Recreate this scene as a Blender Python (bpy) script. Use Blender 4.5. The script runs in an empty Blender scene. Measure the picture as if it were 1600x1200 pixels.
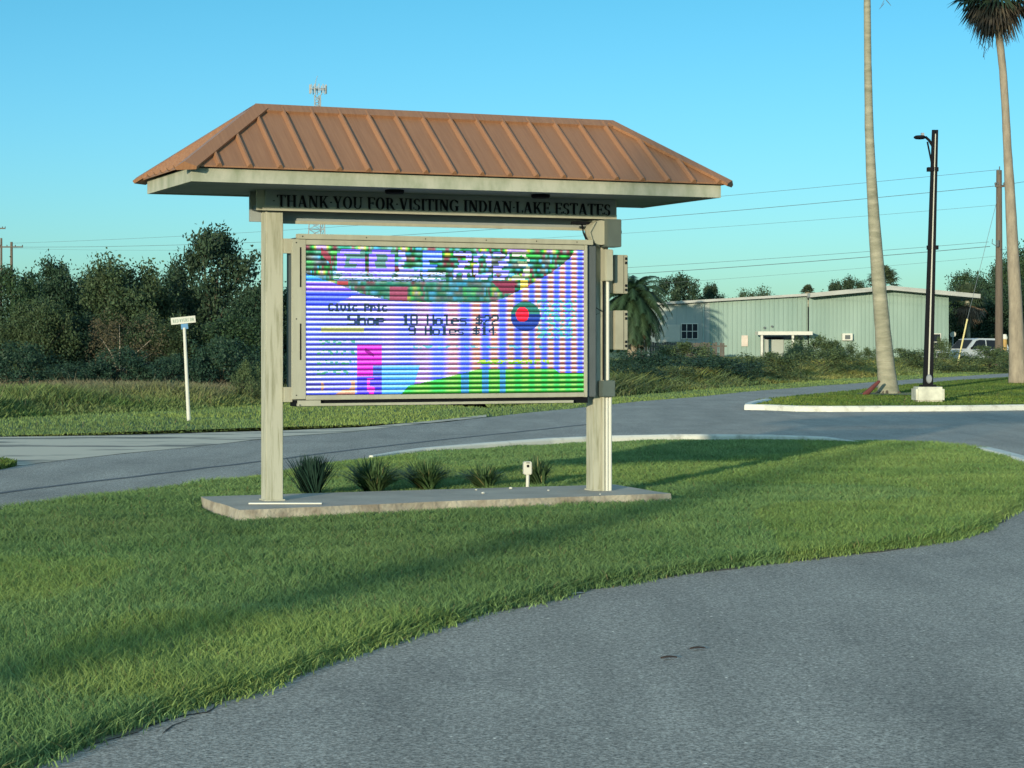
import bpy, bmesh, math, random
import numpy as np
from mathutils import Vector, Matrix
PI = math.pi
R = math.radians
S = bpy.context.scene
C = S.collection

# ------------------------------------------------------------------ camera
F = 3200.0            # focal length in photo pixels (photo 1600 wide)
HOR = 534.0           # horizon row
CZ = 1.5
cam_d = bpy.data.cameras.new("camera"); cam = bpy.data.objects.new("camera", cam_d); C.objects.link(cam)
cam_d.sensor_width = 36.0; cam_d.lens = F/1600*36
cam_d.shift_y = -(600-HOR)/1600
cam_d.clip_start = 0.1; cam_d.clip_end = 4000
cam.location = (0, 0, CZ); cam.rotation_euler = (PI/2, 0, 0)
S.camera = cam
S.render.resolution_x = 1024; S.render.resolution_y = 768

# ------------------------------------------------------------------ light
SUN_EL, SUN_AZ = R(7.5), R(180+21.7)      # azimuth clockwise from +Y (view direction)
w = bpy.data.worlds.new("World"); S.world = w; w.use_nodes = True
nt = w.node_tree; bg = nt.nodes['Background']
sky = nt.nodes.new('ShaderNodeTexSky'); sky.sky_type = 'NISHITA'; sky.sun_disc = False
sky.sun_elevation = SUN_EL; sky.sun_rotation = SUN_AZ
sky.air_density = 1.0; sky.dust_density = 0.4; sky.ozone_density = 1.0
tint = nt.nodes.new('ShaderNodeMix'); tint.data_type = 'RGBA'; tint.blend_type = 'MULTIPLY'
tint.inputs['Factor'].default_value = 1.0
tc = nt.nodes.new('ShaderNodeTexCoord'); sx = nt.nodes.new('ShaderNodeSeparateXYZ'); rp_ = nt.nodes.new('ShaderNodeValToRGB')
e_ = rp_.color_ramp.elements; e_[0].position = 0.0; e_[0].color = (.19, .41, .79, 1); e_[1].position = .17; e_[1].color = (.12, .375, .57, 1)
e3_ = e_.new(.5); e3_.color = (1.05, 1.2, 1.15, 1)
nt.links.new(tc.outputs['Generated'], sx.inputs[0]); nt.links.new(sx.outputs['Z'], rp_.inputs['Fac']); nt.links.new(rp_.outputs['Color'], tint.inputs['B'])
nt.links.new(sky.outputs['Color'], tint.inputs['A'])
nt.links.new(tint.outputs['Result'], bg.inputs['Color'])
bg.inputs['Strength'].default_value = 0.15
sd = bpy.data.lights.new("sun", 'SUN'); sun = bpy.data.objects.new("sun", sd); C.objects.link(sun)
sd.energy = 2.15; sd.angle = R(0.9); sd.color = (1.0, 0.87, 0.62)
sdir = Vector((math.sin(SUN_AZ)*math.cos(SUN_EL), math.cos(SUN_AZ)*math.cos(SUN_EL), math.sin(SUN_EL)))
sun.rotation_euler = sdir.to_track_quat('Z', 'Y').to_euler(); sun.location = (-20, -40, 20)
S.view_settings.view_transform = 'Standard'; S.view_settings.look = 'None'
S.view_settings.gamma = 1; S.view_settings.exposure = 1.20
S.render.engine = 'CYCLES'
S.cycles.max_bounces = 6; S.cycles.diffuse_bounces = 3; S.cycles.transparent_max_bounces = 8

# ------------------------------------------------------------------ pixel helpers (photo pixel -> place)
def P(px, py, d): return Vector(((px-800)/F*d, d, CZ+(HOR-py)/F*d))
def G(px, py, z=0.0):
    d = F*(CZ-z)/(py-HOR); return Vector(((px-800)/F*d, d, z))
def X(px, d): return (px-800)/F*d
def Z(py, d): return CZ+(HOR-py)/F*d
ROADZ = -0.03

# ------------------------------------------------------------------ materials
def nodes(m):
    m.use_nodes = True; t = m.node_tree; return t, t.nodes, t.links, t.nodes['Principled BSDF']
MATS = {}
def mat(name, col, rough=0.7, var=0.15, scale=3.0, metal=0.0, bump=0.0, bscale=60.0, col2=None, stretch=(1,1,1), vcol=False, spec=0.3, world=False, detail=5, trans=0.0, lo=.3, hi=.7):
    if name in MATS: return MATS[name]
    m = bpy.data.materials.new(name); t, N, L, b = nodes(m)
    b.inputs['Roughness'].default_value = rough; b.inputs['Metallic'].default_value = metal
    b.inputs['Specular IOR Level'].default_value = spec
    if world:
        g = N.new('ShaderNodeNewGeometry'); src = g.outputs['Position']
    else:
        g = N.new('ShaderNodeTexCoord'); src = g.outputs['Object']
    mp = N.new('ShaderNodeMapping'); mp.inputs['Scale'].default_value = stretch; L.new(src, mp.inputs['Vector'])
    n = N.new('ShaderNodeTexNoise'); n.inputs['Scale'].default_value = scale; n.inputs['Detail'].default_value = detail; n.inputs['Roughness'].default_value = .6
    L.new(mp.outputs['Vector'], n.inputs['Vector'])
    cr = N.new('ShaderNodeValToRGB'); e = cr.color_ramp.elements
    c2 = col2 if col2 else tuple(min(1, c*(1+var)) for c in col)
    c1 = col if col2 else tuple(c*(1-var) for c in col)
    e[0].color = (*c1, 1); e[1].color = (*c2, 1); e[0].position = lo; e[1].position = hi
    L.new(n.outputs['Fac'], cr.inputs['Fac']); out = cr.outputs['Color']
    if vcol:
        a = N.new('ShaderNodeAttribute'); a.attribute_name = 'Col'
        mx = N.new('ShaderNodeMix'); mx.data_type = 'RGBA'; mx.blend_type = 'MULTIPLY'; mx.inputs['Factor'].default_value = 1
        L.new(out, mx.inputs['A']); L.new(a.outputs['Color'], mx.inputs['B']); out = mx.outputs['Result']
    L.new(out, b.inputs['Base Color'])
    if bump:
        n2 = N.new('ShaderNodeTexNoise'); n2.inputs['Scale'].default_value = bscale; n2.inputs['Detail'].default_value = 4
        L.new(mp.outputs['Vector'], n2.inputs['Vector'])
        bp = N.new('ShaderNodeBump'); bp.inputs['Strength'].default_value = bump; bp.inputs['Distance'].default_value = .02
        L.new(n2.outputs['Fac'], bp.inputs['Height']); L.new(bp.outputs['Normal'], b.inputs['Normal'])
    if trans:
        tr = N.new('ShaderNodeBsdfTranslucent'); L.new(out, tr.inputs['Color'])
        ms = N.new('ShaderNodeMixShader'); ms.inputs['Fac'].default_value = trans
        L.new(b.outputs['BSDF'], ms.inputs[1]); L.new(tr.outputs['BSDF'], ms.inputs[2])
        L.new(ms.outputs['Shader'], N['Material Output'].inputs['Surface'])
    MATS[name] = m; return m

def asphalt_mat():
    m = bpy.data.materials.new('asphalt'); t, N, L, b = nodes(m)
    g = N.new('ShaderNodeNewGeometry'); pos = g.outputs['Position']
    def noise(s, d=4, r=.6, st=None):
        n = N.new('ShaderNodeTexNoise'); n.inputs['Scale'].default_value = s; n.inputs['Detail'].default_value = d; n.inputs['Roughness'].default_value = r
        if st:
            mp = N.new('ShaderNodeMapping'); mp.inputs['Scale'].default_value = st; mp.inputs['Rotation'].default_value = (0, 0, R(20))
            L.new(pos, mp.inputs['Vector']); L.new(mp.outputs['Vector'], n.inputs['Vector'])
        else: L.new(pos, n.inputs['Vector'])
        return n.outputs['Fac']
    def ramp(f, a, b_, p0=.3, p1=.7):
        r = N.new('ShaderNodeValToRGB'); r.color_ramp.elements[0].color = (*a, 1); r.color_ramp.elements[1].color = (*b_, 1)
        r.color_ramp.elements[0].position = p0; r.color_ramp.elements[1].position = p1; L.new(f, r.inputs['Fac']); return r.outputs['Color']
    def mul(a, b_):
        x = N.new('ShaderNodeMix'); x.data_type = 'RGBA'; x.blend_type = 'MULTIPLY'; x.inputs['Factor'].default_value = 1
        L.new(a, x.inputs['A']); L.new(b_, x.inputs['B']); return x.outputs['Result']
    c = ramp(noise(.35, 4), (.258, .238, .205), (.328, .302, .258))
    c = mul(c, ramp(noise(62, 3, .8), (.38,)*3, (1.75,)*3, .34, .66))
    c = mul(c, ramp(noise(28, 3, .7), (.75,)*3, (1.25,)*3, .36, .64))
    c = mul(c, ramp(noise(1.2, 5, .6, (1.6, .25, 1)), (.84,)*3, (1.12,)*3)); c = mul(c, ramp(noise(.9, 6, .7), (.82, .82, .83), (1.0,)*3, .28, .46))
    v = N.new('ShaderNodeTexVoronoi'); v.inputs['Scale'].default_value = 8; L.new(pos, v.inputs['Vector'])
    sp = N.new('ShaderNodeValToRGB'); sp.color_ramp.elements[0].color = (2.8, 2.8, 2.7, 1); sp.color_ramp.elements[1].color = (1, 1, 1, 1)
    sp.color_ramp.elements[0].position = .045; sp.color_ramp.elements[1].position = .065; L.new(v.outputs['Distance'], sp.inputs['Fac'])
    c = mul(c, sp.outputs['Color'])
    L.new(c, b.inputs['Base Color']); b.inputs['Roughness'].default_value = .85; b.inputs['Specular IOR Level'].default_value = .25
    bp = N.new('ShaderNodeBump'); bp.inputs['Strength'].default_value = .6; bp.inputs['Distance'].default_value = .006
    L.new(noise(90, 3, .7), bp.inputs['Height']); L.new(bp.outputs['Normal'], b.inputs['Normal'])
    return m
ASPH = asphalt_mat()
CREAM = mat('cream_painted_steel', (.34, .335, .26), .55, .10, 4, bump=.05, col2=(.41, .405, .32), stretch=(3, 3, .6))
POST = mat('weathered_cream_post', (.24, .24, .16), .6, .1, 7, col2=(.42, .415, .33), stretch=(4, 4, .3), lo=.30, hi=.52)
FASC = mat('weathered_fascia', (.23, .26, .18), .7, .1, 7, col2=(.41, .41, .33), stretch=(1, 1, .5), lo=.25, hi=.6)
SOFF = mat('soffit', (.26, .29, .27), .7, .1, 4)
ROOF = mat('brown_metal_roof', (.245, .118, .060), .5, .1, 2.0, col2=(.315, .158, .082), metal=.05, stretch=(28, 1, 1), spec=.4)
BOARD = mat('shaded_grey_board', (.25, .28, .275), .7, .08, 3)  # grey darkened further to carry the shade below the eave
BLACK = mat('black_paint', (.008, .009, .012), .7, .1, spec=.08)
DARKG = mat('grey_cabinet', (.09, .105, .11), .5, .1)
GBOX = mat('grey_steel_box', (.095, .12, .11), .5, .12, 5)
TAN = mat('tan_box', (.33, .315, .24), .55, .1, 5)
CONC = mat('concrete', (.31, .285, .24), .85, .15, 2.2, col2=(.43, .395, .33), bump=.3, bscale=40)
CONCE = mat('rough_concrete_edge', (.22, .185, .14), .9, .2, 5, col2=(.40, .36, .28), bump=.8, bscale=22, lo=.35, hi=.62)
KERB = mat('painted_kerb', (.34, .33, .28), .8, .1, 4, col2=(.60, .60, .54), bump=.3, bscale=25, lo=.28, hi=.48)
WHITE = mat('white_paint', (.56, .56, .50), .5, .06)
GRASS = mat('grass_blades', (.9, .9, .9), .65, .05, vcol=True, trans=.25, spec=.2)
LEAF = mat('leaves', (.9, .9, .9), .6, .05, vcol=True, trans=.2, spec=.25)
SOIL = mat('lawn_soil', (.06, .11, .035), .95, .3, .8, col2=(.10, .15, .05), world=True)
GROUND = mat('rough_grass_ground', (.06, .095, .03), .95, .3, .25, col2=(.11, .15, .05), world=True)
BARK = mat('bark', (.10, .085, .06), .9, .3, 8, bump=.5, bscale=20)
PALMT = mat('palm_bark', (.17, .17, .12), .9, .2, 1.3, col2=(.34, .32, .24), bump=1.0, bscale=5, stretch=(1.4, 1.4, 4.5))
PALMD = mat('dark_palm_bark', (.20, .17, .13), .9, .2, 2.0, col2=(.33, .28, .21), bump=.8, bscale=7, stretch=(3, 3, 1))
MINT = mat('mint_corrugated_metal', (.185, .27, .24), .55, .1, .35, col2=(.255, .35, .31), stretch=(1.5, 1.5, .3))
GREYROOF = mat('pale_roof_edge', (.36, .37, .35), .6, .1, 1)
WOODP = mat('utility_pole_wood', (.12, .095, .075), .9, .2, 5, stretch=(3, 3, .3))
GALV = mat('galvanised_steel', (.28, .29, .30), .45, .1, metal=.5)
GLASS = mat('dark_glass', (.015, .02, .028), .35, .1, spec=.12)
CARP = mat('silver_car_paint', (.45, .49, .52), .3, .04, spec=.6)
TYRE = mat('tyre_rubber', (.02, .02, .02), .8, .1)

# ------------------------------------------------------------------ mesh helpers
class MB:
    def __init__(s): s.v = []; s.f = []
    def add(s, vs, fs):
        o = len(s.v); s.v += [tuple(v) for v in vs]; s.f += [tuple(i+o for i in f) for f in fs]; return s
    def box(s, x0, x1, y0, y1, z0, z1, M=None, bev=0.0):
        if bev > 0:
            bm = bmesh.new(); bmesh.ops.create_cube(bm, size=1)
            for v in bm.verts: v.co = Vector(((x0+x1)/2+v.co.x*(x1-x0), (y0+y1)/2+v.co.y*(y1-y0), (z0+z1)/2+v.co.z*(z1-z0)))
            bmesh.ops.bevel(bm, geom=bm.edges[:], offset=bev, segments=2, affect='EDGES')
            bm.verts.index_update(); vs = [v.co.copy() for v in bm.verts]; fs = [[v.index for v in f.verts] for f in bm.faces]; bm.free()
        else:
            vs = [Vector(p) for p in ((x0,y0,z0),(x1,y0,z0),(x1,y1,z0),(x0,y1,z0),(x0,y0,z1),(x1,y0,z1),(x1,y1,z1),(x0,y1,z1))]
            fs = [(3,2,1,0),(4,5,6,7),(0,1,5,4),(1,2,6,5),(2,3,7,6),(3,0,4,7)]
        if M is not None: vs = [M @ v for v in vs]
        return s.add(vs, fs)
    def tube(s, pts, rad, n=8, caps=True):
        pts = [Vector(p) for p in pts]
        if not hasattr(rad, '__len__'): rad = [rad]*len(pts)
        rings = []
        up = Vector((0.31, 0.17, 0.93)).normalized()
        for i, p in enumerate(pts):
            d = (pts[min(i+1, len(pts)-1)]-pts[max(i-1, 0)]).normalized()
            a = d.cross(up)
            if a.length < .1: a = d.cross(Vector((1, 0, 0)))
            a.normalize(); b = d.cross(a)
            rings.append([p+(a*math.cos(2*PI*k/n)+b*math.sin(2*PI*k/n))*rad[i] for k in range(n)])
        vs = [v for r in rings for v in r]; fs = []
        for i in range(len(pts)-1):
            for k in range(n):
                fs.append((i*n+k, (i+1)*n+k, (i+1)*n+(k+1) % n, i*n+(k+1) % n))
        if caps: fs.append(tuple(range(n))); fs.append(tuple(range((len(pts)-1)*n, len(pts)*n))[::-1])
        return s.add(vs, fs)
    def lathe(s, prof, cx=0, cy=0, n=16):
        return s.tube_z([(cx, cy, z) for r, z in prof], [r for r, z in prof], n)
    def tube_z(s, pts, rad, n=16):
        vs = []; fs = []
        for (x, y, z), r in zip(pts, rad):
            for k in range(n): vs.append((x+r*math.cos(2*PI*k/n), y+r*math.sin(2*PI*k/n), z))
        m = len(pts)
        for i in range(m-1):
            for k in range(n): fs.append((i*n+k, i*n+(k+1) % n, (i+1)*n+(k+1) % n, (i+1)*n+k))
        fs.append(tuple(range(n))[::-1]); fs.append(tuple(range((m-1)*n, m*n)))
        return s.add(vs, fs)
    def prism(s, poly, y0, y1, M=None):      # poly in (x,z), extruded along y
        n = len(poly)
        vs = [Vector((x, y0, z)) for x, z in poly]+[Vector((x, y1, z)) for x, z in poly]
        if M is not None: vs = [M @ v for v in vs]
        fs = [tuple(range(n)), tuple(range(2*n-1, n-1, -1))]+[(i, i+n, (i+1) % n+n, (i+1) % n) for i in range(n)]
        return s.add(vs, fs)
    def build(s, name, m, parent=None, smooth=False, fix=True):
        me = bpy.data.meshes.new(name); me.from_pydata(s.v, [], s.f)
        if fix:
            bm = bmesh.new(); bm.from_mesh(me); bmesh.ops.recalc_face_normals(bm, faces=bm.faces); bm.to_mesh(me); bm.free()
        me.materials.append(m)
        if smooth: me.polygons.foreach_set('use_smooth', [True]*len(me.polygons))
        return link(name, me, parent)
def link(name, me, parent=None):
    o = bpy.data.objects.new(name, me); C.objects.link(o)
    if parent: o.parent = parent
    return o
def tag(o, label=None, cat=None, group=None, kind=None):
    if label: o['label'] = label
    if cat: o['category'] = cat
    if group: o['group'] = group
    if kind: o['kind'] = kind
    return o
def thing(name, label, cat, loc=(0, 0, 0), rz=0, group=None):
    o = bpy.data.objects.new(name, None); C.objects.link(o); o.location = loc; o.rotation_euler = (0, 0, rz); o.empty_display_size = .2
    return tag(o, label, cat, group)
def dup(root, loc, rz, label, scale=None, group=None, name=None):
    r = root.copy(); C.objects.link(r); r.location = loc; r.rotation_euler = (0, 0, rz); r['label'] = label
    if group: r['group'] = group
    if scale is not None: r.scale = scale
    for ch in list(root.children):
        c = ch.copy(); C.objects.link(c); c.parent = r
        for g in ch.children:
            d = g.copy(); C.objects.link(d); d.parent = c
    return r
def npmesh(name, V, k, m, cols=None, parent=None, smooth=False):
    """V: (nf*k, 3) unshared verts, k per face"""
    V = np.asarray(V, np.float32).reshape(-1, 3); nv = len(V); nf = nv//k
    me = bpy.data.meshes.new(name); me.vertices.add(nv); me.vertices.foreach_set('co', V.ravel())
    me.loops.add(nv); me.loops.foreach_set('vertex_index', np.arange(nv, dtype=np.int32))
    me.polygons.add(nf); me.polygons.foreach_set('loop_start', np.arange(0, nv, k, dtype=np.int32))
    if cols is not None:
        a = me.color_attributes.new('Col', 'FLOAT_COLOR', 'POINT'); c = np.ones((nv, 4), np.float32); c[:, :3] = cols
        a.data.foreach_set('color', c.ravel())
    me.update(calc_edges=True); me.materials.append(m)
    if smooth: me.polygons.foreach_set('use_smooth', [True]*nf)
    return link(name, me, parent)

def in_poly(px, py, poly):
    inside = np.zeros(len(px), bool); n = len(poly); j = n-1
    for i in range(n):
        xi, yi = poly[i][0], poly[i][1]; xj, yj = poly[j][0], poly[j][1]
        c = ((yi > py) != (yj > py)) & (px < (xj-xi)*(py-yi)/(yj-yi+1e-12)+xi); inside ^= c; j = i
    return inside
def vnoise(x, y, scale, seed=0):
    rg = np.random.RandomState(seed); T = rg.rand(64, 64)
    u = x/scale+100; v = y/scale+100; i = np.floor(u).astype(int); j = np.floor(v).astype(int); fu = u-i; fv = v-j
    fu = fu*fu*(3-2*fu); fv = fv*fv*(3-2*fv); g = lambda a, b: T[a % 64, b % 64]
    return (g(i, j)*(1-fu)+g(i+1, j)*fu)*(1-fv)+(g(i, j+1)*(1-fu)+g(i+1, j+1)*fu)*fv
def blades(name, x, y, z, h, wd, lean, cols, label=None, cat=None, seed=0, m=None):
    rg = np.random.RandomState(seed); n = len(x); a = rg.rand(n)*2*PI; f = rg.rand(n)*2*PI
    dx = np.cos(a)*wd/2; dy = np.sin(a)*wd/2; L = lean*h*(.3+rg.rand(n)); lx = np.cos(f)*L; ly = np.sin(f)*L
    q = np.zeros((n, 2, 4, 3), np.float32)
    def pt(t, s, ww):
        return np.stack([x+lx*t*t+dx*s*ww, y+ly*t*t+dy*s*ww, z+h*(t-.25*lean*t*t)], 1)
    q[:, 0, 0] = pt(0, -1, 1); q[:, 0, 1] = pt(0, 1, 1); q[:, 0, 2] = pt(.55, 1, .85); q[:, 0, 3] = pt(.55, -1, .85)
    q[:, 1, 0] = pt(.55, -1, .85); q[:, 1, 1] = pt(.55, 1, .85); q[:, 1, 2] = pt(1, 1, .12); q[:, 1, 3] = pt(1, -1, .12)
    c = np.repeat(cols, 8, 0)
    o = npmesh(name, q, 4, m or GRASS, c)
    return tag(o, label, cat, kind='stuff')
def scatter(poly, n, seed, dens=None):
    rg = np.random.RandomState(seed); xs = [p[0] for p in poly]; ys = [p[1] for p in poly]
    x = rg.uniform(min(xs), max(xs), n); y = rg.uniform(min(ys), max(ys), n); k = in_poly(x, y, poly)
    x, y = x[k], y[k]
    k = np.abs(x) < (0.27*y+2.0)
    return x[k], y[k]
def sheet(name, poly, z, m, kind='structure', thick=0.0, label=None, cat=None):
    bm = bmesh.new(); vs = [bm.verts.new((p[0], p[1], z)) for p in poly]
    f = bm.faces.new(vs)
    if thick:
        r = bmesh.ops.extrude_face_region(bm, geom=[f])
        for v in r['geom']:
            if isinstance(v, bmesh.types.BMVert): v.co.z -= thick
    bmesh.ops.triangulate(bm, faces=bm.faces[:]); bmesh.ops.recalc_face_normals(bm, faces=bm.faces)
    if not thick:
        for f in bm.faces:
            if f.normal.z < 0: f.normal_flip()
    me = bpy.data.meshes.new(name); bm.to_mesh(me); bm.free(); me.materials.append(m)
    return tag(link(name, me), label, cat, kind=kind)
def jitter(pts, step, amp, seed):
    rnd = random.Random(seed); out = []
    for a, b in zip(pts[:-1], pts[1:]):
        a = Vector(a[:2]); b = Vector(b[:2]); n = max(1, int((b-a).length/step))
        for i in range(n):
            p = a.lerp(b, i/n); out.append((p.x+rnd.uniform(-amp, amp), p.y+rnd.uniform(-amp, amp)))
    out.append(tuple(pts[-1][:2])); return out

# ================================================================== SETTING
sheet('ground', [(-1500, -1500), (1500, -1500), (1500, 3000), (-1500, 3000)], -0.06, GROUND)
gr = lambda L, z: [tuple(G(x, y, z)[:2]) for x, y in L]
# far edge of the back road, from left to right
far_edge = gr([(0,732),(100,719),(200,708),(300,699),(400,687),(442,682),(550,675),(640,664),(700,659),(805,647),(917,636),(1000,627),(1080,621),(1165,612),(1280,603),(1367,597),(1450,591),(1579,583),(1700,577)], ROADZ)
road_poly = [(-9.5, -30), (-9.0, 5), (-7.6, 16)]+jitter(far_edge, 1.0, .04, 3)+[(60, 122), (90, 100), (90, -30)]
sheet('road', road_poly, ROADZ, ASPH)
# gravel shoulder
shoul = gr([(-60,742),(0,732),(100,719),(200,708),(300,699),(400,687),(442,682),(550,675),(640,664),(760,652),(760,648),(700,655),(640,661),(560,668),(442,673),(300,677),(150,681),(0,683),(-60,683)], ROADZ)
GRAV = mat('gravel_shoulder', (.20, .19, .16), .95, .2, .8, col2=(.56, .50, .39), bump=.5, bscale=30, world=True, stretch=(.5, 1.6, 1), lo=.42, hi=.50)
sheet('gravel_shoulder', shoul, ROADZ+.004, GRAV)
# tar seam along the back road
seam = [Vector((a, b, ROADZ)) for a, b in jitter([tuple(G(x, y, ROADZ)[:2]) for x, y in [(-40,776),(0,770),(200,746),(400,722),(560,702),(700,686),(800,676),(950,660)]], .6, .03, 44)]
mb = MB()
for a, b in zip(seam[:-1], seam[1:]):
    d = (b-a).normalized(); n = Vector((-d.y, d.x, 0))*.05; h = Vector((0, 0, .004))
    mb.add([a-n+h, b-n+h, b+n+h, a+n+h], [(0, 1, 2, 3)])
tag(mb.build('road_seam', mat('tar', (.12, .12, .12), .8, .3, 6, world=True)), kind='structure')

def crack(pxs, wd, seed):
    pts = [Vector((a, b, ROADZ+.002)) for a, b in jitter([tuple(G(x, y, ROADZ)[:2]) for x, y in pxs], .07, .012, seed)]; mb = MB(); rnd = random.Random(seed); ws = [wd*rnd.uniform(.3, 1.2) for _ in pts]; ws[0] = ws[-1] = 0.0005
    for i_ in range(len(pts)-1):
        d = (pts[i_+1]-pts[i_]).normalized(); n = Vector((-d.y, d.x, 0))
        mb.add([pts[i_]-n*ws[i_], pts[i_+1]-n*ws[i_+1], pts[i_+1]+n*ws[i_+1], pts[i_]+n*ws[i_]], [(0, 1, 2, 3)])
    tag(mb.build('asphalt_crack', mat('crack', (.03, .03, .03), .95)), kind='structure')
crack([(150,1162),(215,1140),(281,1119),(330,1112),(353,1085)], .009, 2); crack([(281,1100),(320,1093),(355,1083),(372,1074)], .008, 3)
crack([(60,1196),(105,1170),(170,1150)], .006, 5); crack([(250,1148),(262,1140),(300,1122)], .005, 6)
# worn flush bits of old kerb at the lawn edge
for bi_, (px, py, L_) in enumerate([(874, 930, .16), (928, 916, .06), (968, 908.5, .12), (848, 937, .05)]):
    p_ = G(px, py, ROADZ); rnd = random.Random(bi_); pl_ = [(p_.x+L_*math.cos(a)*rnd.uniform(.6, 1.1), p_.y+.5*L_*math.cos(a)+.05*math.sin(a)) for a in [k*PI/6 for k in range(12)]]
    sheet('kerb_remnant', pl_, ROADZ+.007, KERB)
# island lawn
near_edge = [(-4.6, 0.0), (-3.4, 3.0), (-2.35, 5.8)]+gr([(0,1198),(94,1162),(187,1130),(281,1096),(394,1068),(506,1023),(600,993),(680,970),(750,950),(840,931),(919,912),(1069,888),(1200,873),(1300,862),(1400,851),(1480,838),(1530,825),(1560,805),(1610,775)], 0)
far_l = gr([(1625,735),(1600,726),(1541,706),(1512,701),(1453,695),(1394,690),(1310,690),(1200,688),(1060,689),(950,691),(860,695),(750,702),(660,708),(580,717),(500,727),(400,746),(200,771),(0,797)], 0)
lawn_poly = jitter(near_edge, .25, .012, 5)+far_l+[(-6.6, 12), (-9.6, 3), (-11, -2)]
sheet('lawn', lawn_poly, 0.0, SOIL, thick=.10)
def grasscols(x, y, rg, base, tip_var=.25, patch=1.0, lush=(.05,.12,.03)):
    n = len(x); p = vnoise(x, y, 1.1, 1)*.6+vnoise(x, y, .35, 2)*.4
    a = np.array(base); b = np.array(lush)
    p2 = vnoise(x, y, 3.3, 41)[:, None]; c = (a*(p[:, None])+b*(1-p[:, None]))*(.78+.42*p2)*np.where(p2 > .55, np.array([1.12, 1.02, .85]), 1.0); c = c*(1+tip_var*(rg.rand(n, 1)*2-1)*1.4)  # sunlit and dark patches painted by noise, the bright ones yellowed
    dry = rg.rand(n) < .02; c[dry] = np.array([.22, .20, .09])
    return np.clip(c, .004, 1)
_k = sorted(tuple(G(px, py, 0)[:2]) for px, py in [(400,746),(500,727),(580,717),(660,708),(750,702),(860,695),(950,691),(1060,689),(1200,688),(1310,690)])
KX = [a for a, b in _k]; KY = [b for a, b in _k]
def lawn_grass(n, seed, hmul=1.0):
    rg = np.random.RandomState(seed)
    x, y = scatter(lawn_poly, n, seed)
    keep = rg.rand(len(x)) < np.clip(14.0/np.maximum(y, 5), .28, 1.0); x, y = x[keep], y[keep]
    # keep the slab clear
    k = ~in_poly(x, y, SLAB); x, y = x[k], y[k]
    n = len(x); scl = np.clip(y/12, .8, 2.0)
    cl = vnoise(x, y, .5, 7)
    h = (.04+.05*rg.rand(n))*(.65+.7*cl); nb_ = in_poly(x, y+.32, SLAB)|in_poly(x, y+.12, SLAB); h[nb_] *= np.clip(.45+(x[nb_]+2.0)*.2, .4, 1.05); kx = y > np.interp(x, KX, KY)-.9; h[kx] *= .55; wd = (.0040+.003*rg.rand(n))*scl
    return x, y, h, wd, grasscols(x, y, rg, (.25, .37, .13), tip_var=.2, lush=(.13, .25, .09))
# sign local frame -------------------------------------------------
YAW = R(23.0); SO = Vector((-2.12, 18.10, 0.0))
SU = Vector((math.cos(YAW), math.sin(YAW), 0)); SB = Vector((-math.sin(YAW), math.cos(YAW), 0))
def SW(u, b, z=0): return SO+SU*u+SB*b+Vector((0, 0, z))
SLAB = [tuple(v[:2]) for v in (G(374, 797, .1), G(700, 783, .1), G(1047, 771, .1), G(960, 757, .1), G(640, 766, .1), G(312, 776, .1))]
bed = [tuple(SW(u, b)[:2]) for u, b in ((.15, .45), (2.75, .35), (2.75, .95), (.15, 1.05))]
x, y, h, wd, c = lawn_grass(2500000, 11)
k = ~in_poly(x, y, bed) | (np.random.RandomState(4).rand(len(x)) < .06)
x, y, h, wd, c = x[k], y[k], h[k], wd[k], c[k]
blades('lawn_grass', x, y, np.zeros(len(x)), h, wd, .75, c, 'thick uncut green grass covering the traffic island around the sign', 'grass', 12)
# runners of grass over the asphalt edge
rg = np.random.RandomState(21); ne = np.array(jitter(near_edge, .02, .02, 9)); n = 46000
i = rg.randint(0, len(ne), n); off = rg.rand(n)**1.5*.20*(.5+.6*vnoise(ne[i, 0], ne[i, 1], .5, 3)); x = ne[i, 0]+rg.normal(0, .04, n)+off*.35-.04; y = ne[i, 1]-off*.9+.08
blades('edge_grass', x, y, np.full(n, ROADZ), (.025+.03*rg.rand(n))*(1+1.1*np.clip(1-off/.12, 0, 1)), .005+.003*rg.rand(n), .9, grasscols(x, y, rg, (.25, .36, .13), lush=(.13, .25, .09)), 'creeping grass runners along the asphalt edge of the island', 'grass', 22)
# soil strip under that edge
EDGE = mat('edge_dirt', (.09, .085, .06), .95, .3, 6, col2=(.18, .17, .13), world=True)
ej = jitter(near_edge, .2, .035, 31); ei = [(a+.0, b+.35) for a, b in ej][::-1]
mb = MB(); rnd = random.Random(77)
EI = [(a+.015+rnd.uniform(0, .05)*(vnoise(np.array([a]), np.array([b]), .6, 4)[0]*1.6), b-.03-rnd.uniform(0, .05)) for a, b in ej]
for i_ in range(len(ej)-1):
    a_, b_, c_, d_ = EI[i_], EI[i_+1], ej[i_+1], ej[i_]
    mb.add([(a_[0], a_[1], ROADZ+.004), (b_[0], b_[1], ROADZ+.004), (c_[0]-.12, c_[1]+.06, ROADZ+.004), (d_[0]-.12, d_[1]+.06, ROADZ+.004)], [(0, 1, 2, 3)])
tag(mb.build('edge_dirt', EDGE), kind='structure')

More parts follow.
